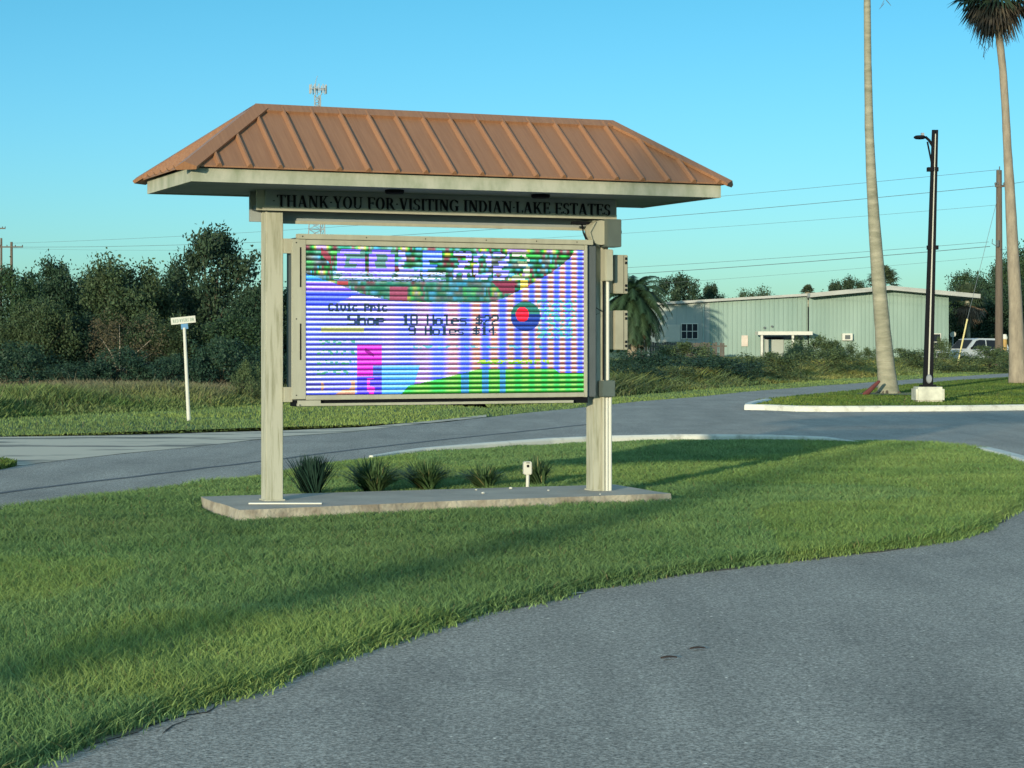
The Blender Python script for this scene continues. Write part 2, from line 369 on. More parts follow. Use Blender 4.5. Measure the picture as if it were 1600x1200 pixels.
# kerbs
def kerb(name, pts, z0, z1, wd, label, taper=0):
    prof = [(-wd/2, z0), (-wd/2+.0, z1-.03), (-wd/2+.03, z1), (wd/2-.03, z1), (wd/2, z1-.03), (wd/2, z0)]
    mb = MB(); pts = [Vector((p[0], p[1], 0)) for p in pts]; vs = []; fs = []; m = len(prof)
    for i, p in enumerate(pts):
        d = (pts[min(i+1, len(pts)-1)]-pts[max(i-1, 0)]).normalized(); n = Vector((d.y, -d.x, 0))
        f_ = min(1, .35+.65*i/taper, .2+.8*(len(pts)-1-i)/taper) if taper else 1
        for a, z in prof: vs.append(p+n*a*f_+Vector((0, 0, z if z < 0 else z*f_)))
    for i in range(len(pts)-1):
        for k in range(m-1): fs.append((i*m+k, (i+1)*m+k, (i+1)*m+k+1, i*m+k+1))
    fs.append(tuple(range(m))); fs.append(tuple(range((len(pts)-1)*m, len(pts)*m)))
    mb.add(vs, fs); return tag(mb.build(name, KERB), label, None, kind='structure')
k1 = [Vector((*G(px, py, 0)[:2], 0)) for px, py in [(581,716),(620,711),(660,707.5),(750,701.5),(860,695),(950,691),(1060,688.5),(1200,687.5),(1290,688.5),(1320,691),(1350,693)]]
kerb('kerb', jitter(k1, .8, .015, 1), -.05, .10, .17, 'white painted kerb along the far side of the sign island', taper=4)
k2 = [Vector((*G(px, py, 0)[:2], 0)) for px, py in [(1535,705),(1560,711),(1600,722),(1625,731)]]
kerb('kerb', k2, -.05, .06, .22, 'white painted kerb end emerging from the grass at the island corner')
# median with palms
med_front = gr([(1168,637),(1200,641),(1247,643),(1300,643.5),(1424,643),(1500,642.5),(1600,641),(1760,639)], ROADZ)
med_back = gr([(1900,600),(1760,593),(1600,591),(1500,597),(1420,604),(1330,614),(1250,622),(1185,629)], ROADZ)
median_poly = [(a, b+.16) for a, b in med_front]+med_back
sheet('median_lawn', median_poly, .03, SOIL, thick=.1)
def outset(pts, o): return [(a, b+o) for a, b in pts]
kerb('kerb', [(X(1200,50.6), 50.6), (X(1180,48.6), 48.6), (X(1170,46.9), 46.9)]+jitter([(X(1170,46.0),46.0)]+outset(med_front[1:], .1), 1.0, .012, 8), -.06, .095, .2, 'thick white painted kerb around the palm median')
x, y = scatter(median_poly, 160000, 41); rg = np.random.RandomState(42); n = len(x)
k = y > 45.3
x, y = x[k], y[k]; n = len(x)
blades('median_grass', x, y, np.full(n, .03), .03+.04*rg.rand(n), .02+.01*rg.rand(n), .6, grasscols(x, y, rg, (.16, .22, .05)), 'short mown grass on the kerbed median below the palms', 'grass', 43)
# mown verge beyond the road, then tall grass
verge_top = gr([(-80,656),(0,650),(150,643),(300,637),(400,630),(560,622),(760,612)], 0)
mown = [tuple(p) for p in gr([(-80,684),(0,683),(150,681),(300,677),(442,672),(560,667),(640,661),(700,655),(805,646)], ROADZ)]+[tuple(p) for p in gr([(917,635),(1080,620),(1280,602.5),(1450,590.5),(1579,582.5),(1700,577)], ROADZ)]
mown_far = gr([(1700,572),(1579,577),(1450,583),(1300,591.5),(1130,604),(951,619),(760,634)], 0)
mown_poly = mown+mown_far+verge_top[::-1][1:]
rg = np.random.RandomState(51); x, y = scatter(mown_poly, 900000, 52); keep = rg.rand(len(x)) < np.clip(40/y, .2, 1)*.9; x, y = x[keep], y[keep]; n = len(x)
blades('verge_grass', x, y, np.full(n, -.06), (.04+.04*rg.rand(n))*(.7+.6*vnoise(x, y, 1.5, 4)), .011+.009*rg.rand(n), .6, grasscols(x, y, rg, (.24, .33, .11), .30, lush=(.15,.24,.08)), 'mown grass verge on the far side of the road', 'grass', 53)
sheet('verge_soil', [(p[0], p[1]) for p in mown_poly], -.056, SOIL)
tuft = gr([(-60,727),(0,721),(18,724),(28,728),(0,734),(-60,742)], ROADZ)
x, y = scatter(tuft, 6000, 61); n = len(x); rg = np.random.RandomState(62)
blades('grass_patch', x, y, np.full(n, ROADZ), .04+.05*rg.rand(n), .02+.01*rg.rand(n), .6, grasscols(x, y, rg, (.12, .18, .05)), 'small grass patch in the gravel at the left edge', 'grass', 63)
# tall weeds at left
tall_l = verge_top+[(X(760, 66), 66), (X(300, 62), 62), (X(-120, 58), 58)]
rg = np.random.RandomState(71); x, y = scatter(tall_l, 260000, 72); keep = rg.rand(len(x)) < .75; x, y = x[keep], y[keep]; n = len(x)
cn = vnoise(x, y, 2.2, 5); hh = (.25+.35*rg.rand(n))*(.6+.8*cn)
vt_ = sorted(verge_top); hh *= np.clip(.18+(y-np.interp(x, [a for a, b in vt_], [b for a, b in vt_]))/4.5, .18, 1); stalk = (rg.rand(n) < .010) & (hh > .25); hh[stalk] *= 1.4
cc = grasscols(x, y, rg, (.23, .28, .10), .35, lush=(.10, .19, .05)); cc[stalk] = (.30, .25, .14)
hz = (np.clip((y-47)/6, 0, 1)*np.where(x < -7, 1, .45))[:, None]; cc = cc*(1-hz)+np.array([.24, .22, .14])*hz*(.7+.6*rg.rand(n, 1))
blades('tall_grass', x, y, np.full(n, -.06), hh, np.where(stalk, .014, .03+.02*rg.rand(n)), .6, cc, 'tall seeding grass in front of the dark trees', 'grass', 73)
# weed field at right
field = [tuple(p) for p in gr([(760,633),(951,618),(1130,603.5),(1300,591),(1450,582.5),(1579,576.5),(1700,571.5)], 0)]+[(X(1700, 150), 150), (X(1500, 134), 134), (X(1000, 134), 134), (X(760, 90), 90)]
rg = np.random.RandomState(81); x, y = scatter(field, 420000, 82); n = len(x)
cn = vnoise(x, y, 5, 6)*.6+vnoise(x, y, 1.8, 8)*.4; hh = (.3+.5*rg.rand(n))*(.45+1.1*cn); fe_ = sorted(field[:7]); hh *= np.clip(.2+(y-np.interp(x, [a for a, b in fe_], [b for a, b in fe_]))/7, .2, 1)
pb_ = vnoise(x, y, 4.5, 19)[:, None]; cc = grasscols(x, y, rg, (.25, .27, .11), .35, lush=(.10, .19, .065)); cc = cc*(.55+.9*pb_)*np.where(pb_ > .6, np.array([1.25, 1.0, .8]), 1.0)
blades('weed_field', x, y, np.full(n, -.06), hh, .035+.03*rg.rand(n), 1.0, cc, 'overgrown weeds and tall grass in front of the metal building', 'weeds', 83)

# ================================================================== THE SIGN
sg = thing('welcome_sign', 'cream roadside sign shelter with brown metal roof and lit display panel', 'sign', SO, YAW)
# local coords: x along the sign, y back (negative = towards the road), z up
PW = .079
for ux in (0.0, 3.177):
    mb = MB(); mb.box(ux-PW, ux+PW, -PW, PW, .06, 2.645, bev=.006)
    p = mb.build('post', POST, sg)
    fl = MB().box(ux-PW-.012, ux+PW+.012, -PW-.012, PW+.012, .098, .112).build('post_foot', POST, p)
# name board, beam, ledge
BF = -.135
mb = MB().box(-.10, 3.30, BF, BF+.03, 2.655, 2.835); board = mb.build('name_board', BOARD, sg)
MB().box(-.13, 3.31, BF-.014, BF-.001, 2.650, 2.693).build('ledge', CREAM, board)
MB().box(-.17, 3.33, BF+.031, -PW-.002, 2.655, 2.835).build('crossbeam', CREAM, sg)
MB().box(-.17, 3.33, .105, .145, 2.565, 2.835).build('rear_board', mat('rear_board_grey', (.28, .31, .31), .7, .1), sg)
MB().box(.08, 3.10, .090, .104, 2.552, 2.580).build('trim_strip', CREAM, sg)
MB().box(-.15, 3.31, -PW-.001, .104, 2.66, 2.70).build('beam_underside', DARKG, sg)
# lettering ---------------------------------------------------------
class Glyph:
    def __init__(s): s.q = []
    def rect(s, x, y, w_, h_): s.q.append([(x, y), (x+w_, y), (x+w_, y+h_), (x, y+h_)]); return s
    def stem(s, x, t=.15, y0=0, y1=1, sb=True, st=True):
        s.rect(x, y0, t, y1-y0)
        if sb: s.rect(x-.09, y0, t+.18, .045)
        if st: s.rect(x-.09, y1-.045, t+.18, .045)
        return s
    def diag(s, x0, y0, x1, y1, t): s.q.append([(x0-t/2, y0), (x0+t/2, y0), (x1+t/2, y1), (x1-t/2, y1)]); return s
    def arc(s, cx, cy, rx, ry, a0, a1, tx=.15, ty=.05, n=14):
        for i in range(n):
            b0 = R(a0+(a1-a0)*i/n); b1 = R(a0+(a1-a0)*(i+1)/n)
            o = lambda b: (cx+rx*math.cos(b), cy+ry*math.sin(b)); q = lambda b: (cx+(rx-tx)*math.cos(b), cy+(ry-ty)*math.sin(b))
            s.q.append([o(b0), o(b1), q(b1), q(b0)])
        return s
def glyph(ch):
    g = Glyph()
    if ch == 'T': g.stem(.27, st=False).rect(0, .95, .69, .05).rect(0, .8, .035, .16).rect(.655, .8, .035, .16); return g, .72
    if ch == 'H': g.stem(.09).stem(.60).rect(.2, .48, .45, .05); return g, .88
    if ch == 'A': g.diag(.10, 0, .37, 1, .05).diag(.66, 0, .40, 1, .16).rect(.2, .3, .36, .045).rect(0, 0, .24, .045).rect(.5, 0, .32, .045); return g, .82
    if ch == 'N': g.rect(.13, 0, .05, 1).rect(.03, 0, .24, .045).rect(.0, .955, .25, .045).diag(.2, 1, .7, 0, .17).rect(.68, 0, .05, 1).rect(.59, .955, .24, .045); return g, .86
    if ch == 'K': g.stem(.09).diag(.28, .42, .62, 1, .06).diag(.68, 0, .38, .56, .16).rect(.5, .955, .26, .045).rect(.52, 0, .32, .045); return g, .84
    if ch == 'Y': g.rect(.32, 0, .15, .48).rect(.23, 0, .33, .045).diag(.36, .44, .14, 1, .16).diag(.44, .44, .64, 1, .05).rect(0, .955, .3, .045).rect(.52, .955, .25, .045); return g, .78
    if ch == 'O': g.arc(.39, .5, .37, .52, 0, 360, n=24); return g, .80
    if ch == 'U': g.rect(.09, .3, .15, .7).rect(0, .955, .33, .045).rect(.65, .3, .05, .7).rect(.56, .955, .24, .045).arc(.395, .32, .305, .34, 180, 360, tx=.10, ty=.06); return g, .82
    if ch == 'F': g.stem(.09).rect(.2, .95, .43, .05).rect(.595, .78, .035, .18).rect(.2, .49, .3, .05).rect(.47, .4, .035, .22); return g, .66
    if ch == 'E': g.stem(.09).rect(.2, .95, .43, .05).rect(.595, .78, .035, .18).rect(.2, .49, .3, .05).rect(.47, .4, .035, .22).rect(.2, 0, .46, .05).rect(.63, .02, .035, .2); return g, .70
    if ch == 'L': g.stem(.09).rect(.2, 0, .42, .05).rect(.59, .02, .035, .24); return g, .66
    if ch == 'R': g.stem(.09).rect(.2, .95, .16, .05).rect(.2, .48, .16, .05).arc(.35, .74, .27, .26, -90, 90).diag(.70, 0, .42, .5, .16).rect(.58, 0, .25, .045); return g, .82
    if ch == 'D': g.stem(.09).rect(.2, .95, .14, .05).rect(.2, 0, .14, .05).arc(.33, .5, .42, .5, -90, 90); return g, .82
    if ch == 'V': g.diag(.40, 0, .14, 1, .16).diag(.42, 0, .66, 1, .05).rect(0, .955, .3, .045).rect(.54, .955, .24, .045); return g, .78
    if ch == 'I': g.stem(.09); return g, .35
    if ch == 'S': g.arc(.3, .745, .25, .255, 35, 270, tx=.12).arc(.3, .255, .27, .26, -145, 90, tx=.13).rect(.49, .72, .03, .22).rect(.02, .06, .03, .22); return g, .62
    if ch == 'G': g.arc(.42, .5, .40, .52, 40, 330, n=20).rect(.6, .05, .14, .4).rect(.52, .42, .30, .045).rect(.715, .7, .03, .22); return g, .86
    if ch == '.': g.rect(.06, .44, .11, .10); return g, .24
    if ch == '-': g.rect(.06, .46, .13, .06); return g, .34
    return g, .30
def write(txt, u0, u1, yf, z0, hgt, thick=.012):
    x = 0; quads = []
    for ch in txt:
        g, adv = glyph(ch)
        for i, q in enumerate(g.q): quads.append([(x+a, b, i) for a, b in q])
        x += adv+.06
    s = (u1-u0)/x; mb = MB()
    for q in quads:
        off = (q[0][2] % 7)*.0004; pts = [(u0+a*s, z0+b*hgt) for a, b, _ in q]
        mb.prism(pts, yf-thick-off, yf-.001)
    return mb
write('-THANK.YOU FOR.VISITING INDIAN.LAKE ESTATES', -.04, 3.255, BF, 2.684, .106, thick=.016).build('lettering', BLACK, board)
# roof
U0, U1, B0, B1 = -.97, 3.975, -.96, .63
fz0, fz1 = 2.82, 2.935
t = .03
for nm, bx in (('fascia', (U0, U1, B0, B0+t)), ('fascia', (U0, U1, B1-t, B1)), ('fascia', (U0, U0+t, B0+t, B1-t)), ('fascia', (U1-t, U1, B0+t, B1-t))):
    MB().box(bx[0], bx[1], bx[2], bx[3], fz0, fz1).build('fascia', FASC, sg)
# soffit: boards with fine grooves
mb = MB(); nb = 17; sw = (B1-B0-2*t)/nb
for i in range(nb): mb.box(U0+t, U1-t, B0+t+i*sw+.003, B0+t+(i+1)*sw-.003, fz0+.012, fz0+.03)
mb.box(U0+t, U1-t, B0+t, B1-t, fz0+.032, fz0+.04)
mb.build('soffit', SOFF, sg)
for u in (.95, 2.35):     # recessed down lights
    MB().lathe([(.075, fz0-.022), (.085, fz0-.012), (.085, fz0+.011)], u, -.55, 20).build('downlight', BLACK, sg)
EO = .05; bm_ = (B0+B1)/2
ze = fz1+.004; RZ = 3.535; RU0, RU1 = -.18, 3.24
e0 = Vector((U0-EO, B0-EO, ze)); e1 = Vector((U1+EO, B0-EO, ze)); e2 = Vector((U1+EO, B1+EO, ze)); e3 = Vector((U0-EO, B1+EO, ze))
r0 = Vector((RU0, bm_, RZ)); r1 = Vector((RU1, bm_, RZ)); dz = Vector((0, 0, .014))
mb = MB()
for quad in ([e0, e1, r1, r0], [e2, e3, r0, r1], [e3, e0, r0], [e1, e2, r1]):
    n = len(quad); up = [p+dz for p in quad]
    mb.add(quad+up, [tuple(range(n)), tuple(range(2*n-1, n-1, -1))]+[(i, (i+1) % n, (i+1) % n+n, i+n) for i in range(n)])
# standing seams: front and back
def rib(mb, a, b, nrm, side, wd=.028, ht=.030):
    vs = []
    for p in (a, b):
        for s_, h_ in ((-wd/2-.012, 0), (-wd/2*.55, ht), (wd/2*.55, ht), (wd/2+.012, 0)): vs.append(p+side*s_+nrm*h_)
    mb.add(vs, [(0, 1, 5, 4), (1, 2, 6, 5), (2, 3, 7, 6), (0, 3, 2, 1), (4, 5, 6, 7), (0, 4, 7, 3)])
sp = .2596
def on_slope(u, tt, front=True):
    y0 = B0-EO if front else B1+EO
    return Vector((u, y0+(bm_-y0)*tt, ze+.013+(RZ-ze)*tt))
for front in (True, False):
    nrm = Vector((0, -(RZ-ze), (bm_-B0+EO))).normalized()
    if not front: nrm.y = -nrm.y
    for i in range(-1, 19):
        u = -.745+i*sp
        if u < U0-EO+.03 or u > U1+EO-.03: continue
        tmax = 1.0
        if u < RU0: tmax = (u-(U0-EO))/(RU0-(U0-EO))
        if u > RU1: tmax = ((U1+EO)-u)/((U1+EO)-RU1)
        if tmax < .06: continue
        rib(mb, on_slope(u, -.008, front), on_slope(u, tmax*.985, front), nrm, Vector((1, 0, 0)))
for left in (True, False):
    ue = U0-EO if left else U1+EO; ur = RU0 if left else RU1
    nrm = Vector((-(RZ-ze) if left else (RZ-ze), 0, abs(ur-ue))).normalized()
    for j in range(-3, 4):
        y = bm_+j*.24
        tm = 1-abs(y-bm_)/((B1-B0)/2+EO)
        if tm < .06: continue
        f = lambda tt: Vector((ue+(ur-ue)*tt, y, ze+.013+(RZ-ze)*tt))
        rib(mb, f(-.008), f(tm*.985), nrm, Vector((0, 1, 0)))
roof = mb.build('roof', ROOF, sg)
def cap(a, b, n1, n2, wd, name='ridge_cap', lift=.036):
    d = (b-a).normalized()
    s1 = n1.cross(d).normalized(); s2 = n2.cross(d).normalized()
    up = (n1+n2).normalized()
    if s1.dot(up) > 0: s1 = -s1
    if s2.dot(up) > 0: s2 = -s2
    vs = []
    for p in (a, b):
        top = p+up*lift*1.25
        vs += [top+s1*wd-n1*.028, top+s1*wd, top, top+s2*wd, top+s2*wd-n2*.028]
    mb = MB(); mb.add(vs, [(0, 1, 6, 5), (1, 2, 7, 6), (2, 3, 8, 7), (3, 4, 9, 8), (0, 5, 9, 4), (4, 3, 2, 1, 0), (5, 6, 7, 8, 9)])
    mb.build(name, ROOF, roof)
nF = Vector((0, -(RZ-ze), (bm_-B0+EO))).normalized(); nB = Vector((0, -nF.y, nF.z))
nL = Vector((-(RZ-ze), 0, RU0-U0+EO)).normalized(); nR = Vector((RZ-ze, 0, U1+EO-RU1)).normalized()
cap(r0-Vector((.02, 0, 0)), r1+Vector((.02, 0, 0)), nF, nB, .115)
ext = lambda a, b: (a+(a-b).normalized()*.02, b)
for e, rr, na, nb_ in ((e0, r0, nF, nL), (e1, r1, nF, nR), (e2, r1, nB, nR), (e3, r0, nB, nL)):
    a, b = ext(e, rr); cap(a+Vector((0,0,.004)), b+Vector((0,0,.004)), na, nb_, .115 if e is e0 or e is e3 else .09, 'hip_cap')

# display cabinet ---------------------------------------------------
SF = -.20                        # plane of the screen
su0, su1, sz0, sz1 = .249, 2.943, 1.030, 2.352
cab = MB().box(.150, 3.085, SF+.022, .06, .985, 2.415, bev=.008).build('display_cabinet', DARKG, sg)  # dark body widened and darkened to fill in its shadow strip on the post
fr = MB()
fr.box(.120, su0-.002, SF-.012, SF+.020, .995, 2.40, bev=.004)          # wide side cheek
fr.box(su1+.002, su1+.034, SF-.016, SF+.020, .985, 2.40, bev=.004)
fr.box(su0-.001, su1+.001, SF-.016, SF+.020, sz1+.002, sz1+.045, bev=.004)
fr.box(su0-.001, su1+.001, SF-.016, SF+.020, sz0-.042, sz0-.002, bev=.004)
fr.build('frame', CREAM, cab)
MB().box(.17, 3.03, SF-.030, SF+.05, 2.402, 2.448, bev=.004).build('flange', CREAM, cab)
MB().box(.17, 2.83, SF-.020, SF+.02, .935, .957).box(.17, .38, SF-.016, SF+.0, .957, .984).build('flange', CREAM, cab)
MB().box(.165, 3.0, SF+.03, SF+.20, .93, .984).build('underside_channel', BLACK, cab)
for a, b in ((1.98, 2.33), (1.34, 1.66)): MB().box(.190, .203, SF-.0145, SF-.008, a, b).build('vent_slot', BLACK, cab)
for u, z in ((.158, 2.37), (.158, 1.70), (.158, 1.03), (.185, .945), (.21, 2.425), (.80, 2.425), (1.36, 2.425), (1.95, 2.425), (2.45, 2.425), (2.86, 2.425)):
    dyy = -.031 if z > 2.4 or z < .95 else -.013
    MB().add([(u+.006*math.cos(q*PI/4), SF+dyy-.001, z+.006*math.sin(q*PI/4)) for q in range(8)], [tuple(range(8))]).build('screw', BLACK, cab)
MB().box(PW, .149, -.10, -.04, 2.28, 2.41).build('bracket', CREAM, sg)
MB().box(PW, .149, -.12, -.04, .97, 1.10).build('bracket', CREAM, sg)
for z_ in (1.2, 1.95): MB().box(3.086, 3.097, -.07, .0, z_, z_+.1).build('bracket', GBOX, sg)

# --- the screen picture: a grid of lit cells
def screen_image(W, H, X0=478., Y0=384., WX=434., HY=231.):
    """colours of the lit cells, W x H; in screen units a column spans WX, a row HY"""
    rg = np.random.RandomState(5)
    xs = X0+(np.arange(W)+.5)/W*WX; ys = Y0+(np.arange(H)+.5)/H*HY
    x, y = np.meshgrid(xs, ys)
    row = np.floor((y-Y0)/7.7).astype(int); fy = ((y-Y0)/7.7) % 1
    cen = np.array([480, 530, 600, 655, 702, 739, 767, 793, 817, 837, 858, 877, 896, 916.])
    ph = np.interp(x, cen, np.arange(len(cen))); m = .5+.5*np.cos(2*PI*ph)    # 1 on cream columns
    amp = np.clip((x-570)/170, 0, 1)
    pal = {'w': (1, 1, 1), 'p': (.60, .42, 1), 'b': (.05, .12, .95), 'c': (.10, .62, 1), 'g': (.05, .75, .10), 'G': (.02, .25, .06), 't': (.05, .5, .35),
           'y': (.75, .78, .08), 'o': (1, .70, .35), 'r': (.32, .06, .09), 'R': (1, .0, .06), 'm': (.85, .0, .75), 'n': (.02, .05, .5), 'k': (.12, .20, .22), 'e': (1, .72, .85), 's': (.20, .27, .20)}
    pal = {k_: np.array(v) for k_, v in pal.items()}
    bri = np.zeros((H, W, 3)); dar = np.zeros((H, W, 3))
    # background: white-lavender lines over blue/purple gaps
    rn = rg.rand(64); hue = rn[row % 64][..., None]
    lefts = np.clip(1-(x-478)/150, 0, 1)[..., None]
    bl = pal['w']*.97*(1-.22*hue*lefts)+pal['c']*.22*hue*lefts
    bm2 = m[..., None]; A = amp[..., None]
    bm2 = np.clip((bm2-.5)*1.5+.5, 0, 1); cream = np.array([1, .93, .84])*(bm2)+np.array([.26, .42, 1.0])*(1-bm2)
    bri[:] = bl*(1-A)+cream*A
    lp = vnoise(x, y, 60, 12)[..., None]
    bri[:] = bri*(1-.4*(lp > .55)*(1-A))+np.array([.45, .70, 1])*.4*(lp > .55)*(1-A)
    d1 = (np.array([.05, .10, .72])*(1-hue)+np.array([.07, .06, .58])*hue)*(1-A)+(np.array([.38, .12, .10])*bm2+np.array([.03, .08, .95])*(1-bm2))*A
    dar[:] = d1*(.6+.6*vnoise(x, y, 40, 3)[..., None])
    def put(mask, b_, d_=None):
        b_ = np.array(b_); d_ = b_*.3 if d_ is None else np.array(d_); bri[mask] = b_; dar[mask] = d_
    # foliage in the upper part
    Lb = np.interp(y, [384, 425, 437, 443, 450, 459, 467, 471], [470, 470, 504, 522, 541, 564, 600, 640])
    Rb = np.interp(y, [384, 397, 408, 421, 433, 443, 453, 463, 470], [897, 890, 877, 860, 838, 822, 803, 782, 760])
    fol = (x > Lb) & (x < Rb) & (y < 471)
    cn = vnoise(x+rg.rand(64)[row % 64]*30, row*7.7, 21, 9); cn2 = vnoise(x, row*7.7, 24, 13)
    keys = ['G', 't', 'g', 'k', 's', 'c', 'G', 't', 'r', 'G', 'g', 'y', 'p']
    v_ = np.clip((cn*.75+cn2*.5-.1)*len(keys), 0, len(keys)-1.001); i0 = v_.astype(int); fr_ = (v_-i0); fr_ = (fr_*fr_*(3-2*fr_))[..., None]
    PA = np.array([pal[k_] for k_ in keys]); sm = PA[i0]*(1-fr_)+PA[np.minimum(i0+1, len(keys)-1)]*fr_
    hi_ = vnoise(x, row*9.1, 9, 23)[..., None]
    bri[fol] = (sm*1.0+.22*hi_**2)[fol]; dar[fol] = (sm*.20*(.3+hi_))[fol]
    lowf = fol & (y > 430) & (x < 790); bri[lowf] = (sm*.5+.16*hi_)[lowf]; dar[lowf] = (sm*.18+np.array([.0, .05, .04]))[lowf]
    put(fol & (y > 447) & (y < 470) & (x > 603) & (x < 630), (.36, .10, .16), (.22, .04, .08))
    put(fol & (y > 436) & (y < 444) & (x > 524) & (x < 541), (.42, .08, .08), (.3, .04, .04))
    put(fol & (y > 436) & (y < 455) & (x > 762+(y-436)) & (x < 800), (.30, .06, .10), (.16, .02, .05))
    put(fol & (y > 433) & (x > 808) & (x < 820), (.95, .9, .35), (.45, .36, .02))
    put(fol & (x > 500) & (x < 515) & (np.abs(y-(392+(x-500)*1.0)) < 6), (.4, .1, .12), (.2, .03, .05))
    skyl = (x < Lb) & (y > 424) & (y < 440); put(skyl, (.15, .62, 1), (.02, .22, .75))
    put((x < 545) & (y > 440) & (x < Lb) & (y < 466), (.80, .70, 1), (.12, .05, .72))
    put((y > 455) & (y < 478) & (x < 560-(y-455)*2), (.25, .35, 1), (.02, .05, .85))
    # big letters
    F6 = {'G': ['0111110', '1100000', '1101111', '1100011', '1111111', '0111110'], 'O': ['0111110', '1100011', '1100011', '1100011', '1111111', '0111110'],
          'L': ['1100000', '1100000', '1100000', '1100000', '1111111', '1111111'], 'F': ['1111111', '1111111', '1100000', '1111100', '1100000', '1100000'],
          '2': ['1111111', '0000011', '0011110', '1111000', '1111111', '1111111'], '0': ['0111110', '1100011', '1100011', '1100011', '1100011', '0111110'],
          '3': ['1111110', '0000011', '0011110', '0000011', '0000011', '1111110']}
    for ch, a, b in (('G', 524, 566), ('O', 572, 611), ('L', 617, 650), ('F', 655, 685), ('2', 703, 731), ('0', 734, 762), ('2', 766, 791), ('3', 796, 823)):
        inn = (x >= a) & (x < b) & (y >= 389) & (y < 433)
        xj = x+(rg.rand(64)[row % 64]-.5)*5
        cx_ = np.clip(((xj-a)/(b-a)*7).astype(int), 0, 6); cy_ = np.clip(((y-389)/44*6).astype(int), 0, 5)
        bits = np.array([[int(c_) for c_ in r_] for r_ in F6[ch]]); on = inn & (bits[cy_, cx_] == 1)
        if ch in 'GO': put(on, (.58, .52, 1), (.14, .08, .85)); put(inn & ~on, (.18, .42, .36), (.05, .14, .14))
        elif ch == 'F': put(on, (.55, .72, 1), (.04, .15, .9))
        elif ch == '3': put(on & (vnoise(x, y, 6, 33) > .25), (.85, .9, .8), (.2, .28, .12))
        else: put(on & (vnoise(x, y, 6, 31) > .30), (.78, .82, 1), (.12, .12, .6))
    # small white line of text below, dotted
    for ya, yb in ((424, 431), (432, 439)):
        mk = (y > ya) & (y < yb) & (x > 518) & (x < 690) & (vnoise(x, y*3, 3.2, 17) > .42); put(mk, (.92, .95, 1), (.15, .25, .5))
    # 5x7 text
    T5 = {'S': '01111 10000 10000 01110 00001 00001 11110', 'h': '10000 10000 10110 11001 10001 10001 10001', 'o': '00000 00000 01110 10001 10001 10001 01110', 'p': '00000 00000 11110 10001 11110 10000 10000',
          '1': '00100 01100 00100 00100 00100 00100 01110', '8': '01110 10001 10001 01110 10001 10001 01110', 'H': '10001 10001 10001 11111 10001 10001 10001', 'l': '01100 00100 00100 00100 00100 00100 01110',
          'e': '00000 00000 01110 10001 11111 10000 01110', 's': '00000 00000 01111 10000 01110 00001 11110', '$': '00100 01111 10100 01110 00101 11110 00100', '2': '01110 10001 00001 00110 01000 10000 11111',
          '9': '01110 10001 10001 01111 00001 00001 01110', '4': '00010 00110 01010 10010 11111 00010 00010', 'C': '01110 10001 10000 10000 10000 10001 01110', 'i': '00100 00000 01100 00100 00100 00100 01110',
          'v': '00000 00000 10001 10001 10001 01010 00100', 'c': '00000 00000 01110 10000 10000 10001 01110', 'P': '11110 10001 10001 11110 10000 10000 10000', 'r': '00000 00000 10110 11001 10000 10000 10000', ' ': '00000 '*7}
    def text(tx, xa, xb, ya, yb, colr=(.02, .06, .12)):
        n_ = len(tx); cw = (xb-xa)/n_
        for i_, ch in enumerate(tx):
            a = xa+i_*cw; inn = (x >= a) & (x < a+cw) & (y >= ya) & (y < yb)
            bits = np.array([[int(c_) for c_ in r_] for r_ in T5[ch].split()])
            cx_ = np.clip(((x-a)/(cw*.86)*5).astype(int), 0, 5); cy_ = np.clip(((y-ya)/(yb-ya)*7).astype(int), 0, 6)
            on = inn & (cx_ < 5); on[on] = bits[cy_[on], cx_[on]] == 1; on |= np.roll(on, 1, 1); put(on, colr, np.array(colr)*.6)
    text('Civic Pric', 511, 600, 473, 486); text('Shop', 540, 598, 491, 507); text('18 Holes $22', 622, 775, 490, 507); text('9 Holes $14', 632, 770, 508, 523)
    # little unreadable lines
    def specks(xa, xb, ya, yb, thr, b_, d_, sc=3.0, sd_=1):
        mk = (x > xa) & (x < xb) & (y > ya) & (y < yb) & (vnoise(x, y*2, sc, sd_) > thr); put(mk, b_, d_)
    for yy in (533, 548, 564, 580): specks(495, 552, yy-3, yy+4, .6, (.15, .5, .38), (.02, .18, .12), 4, yy)
    specks(836, 900, 464, 528, .60, (.25, .9, .75), (.02, .25, .3), 3.6, 5)
    specks(640, 860, 538, 543, .6, (.2, .6, .7), (.02, .2, .3), 4, 6)
    # ball, figure, flag, hills
    put((((x-817)/24)**2+((y-492)/24)**2 < 1) & (y < 488), (.05, .26, .22), (.01, .12, .08))
    put((((x-817)/24)**2+((y-492)/24)**2 < 1) & (y >= 488), (.05, .12, .42), (.0, .02, .22))
    put(((x-812)/10.5)**2+((y-489)/12)**2 < 1, (1, .05, .10), (.75, 0, .02))
    put((x > 555) & (x < 592) & (y > 537), (.95, .15, .85), (.42, 0, .42)); put((x > 578) & (x < 592) & (y > 570), (.2, .35, .9), (.02, .04, .4))
    put((x > 555) & (x < 592) & (y > 586), (.35, .3, 1), (.02, .01, .6)); put((x > 570) & (x < 581) & (y > 590) & (vnoise(x, y, 6, 2) > .35), (1, .3, .85), (.6, 0, .5))
    put((x > 566) & (x < 580) & (np.abs(y-545-(x-566)*.7) < 3), (.35, .02, .3), (.2, 0, .2))
    put((x > 592) & (x < 650-(y-570)*.3) & (y > 570), (.35, .78, 1), (.03, .25, .75))
    put((x < 552) & (x > 500) & (y > 593) & (vnoise(x, y, 20, 8) > .35), (1, .8, .45), (.35, .15, .12))
    put((x > 500) & (x < 565) & (y > 510) & (y < 518), (.72, .78, .3), (.25, .28, .1))
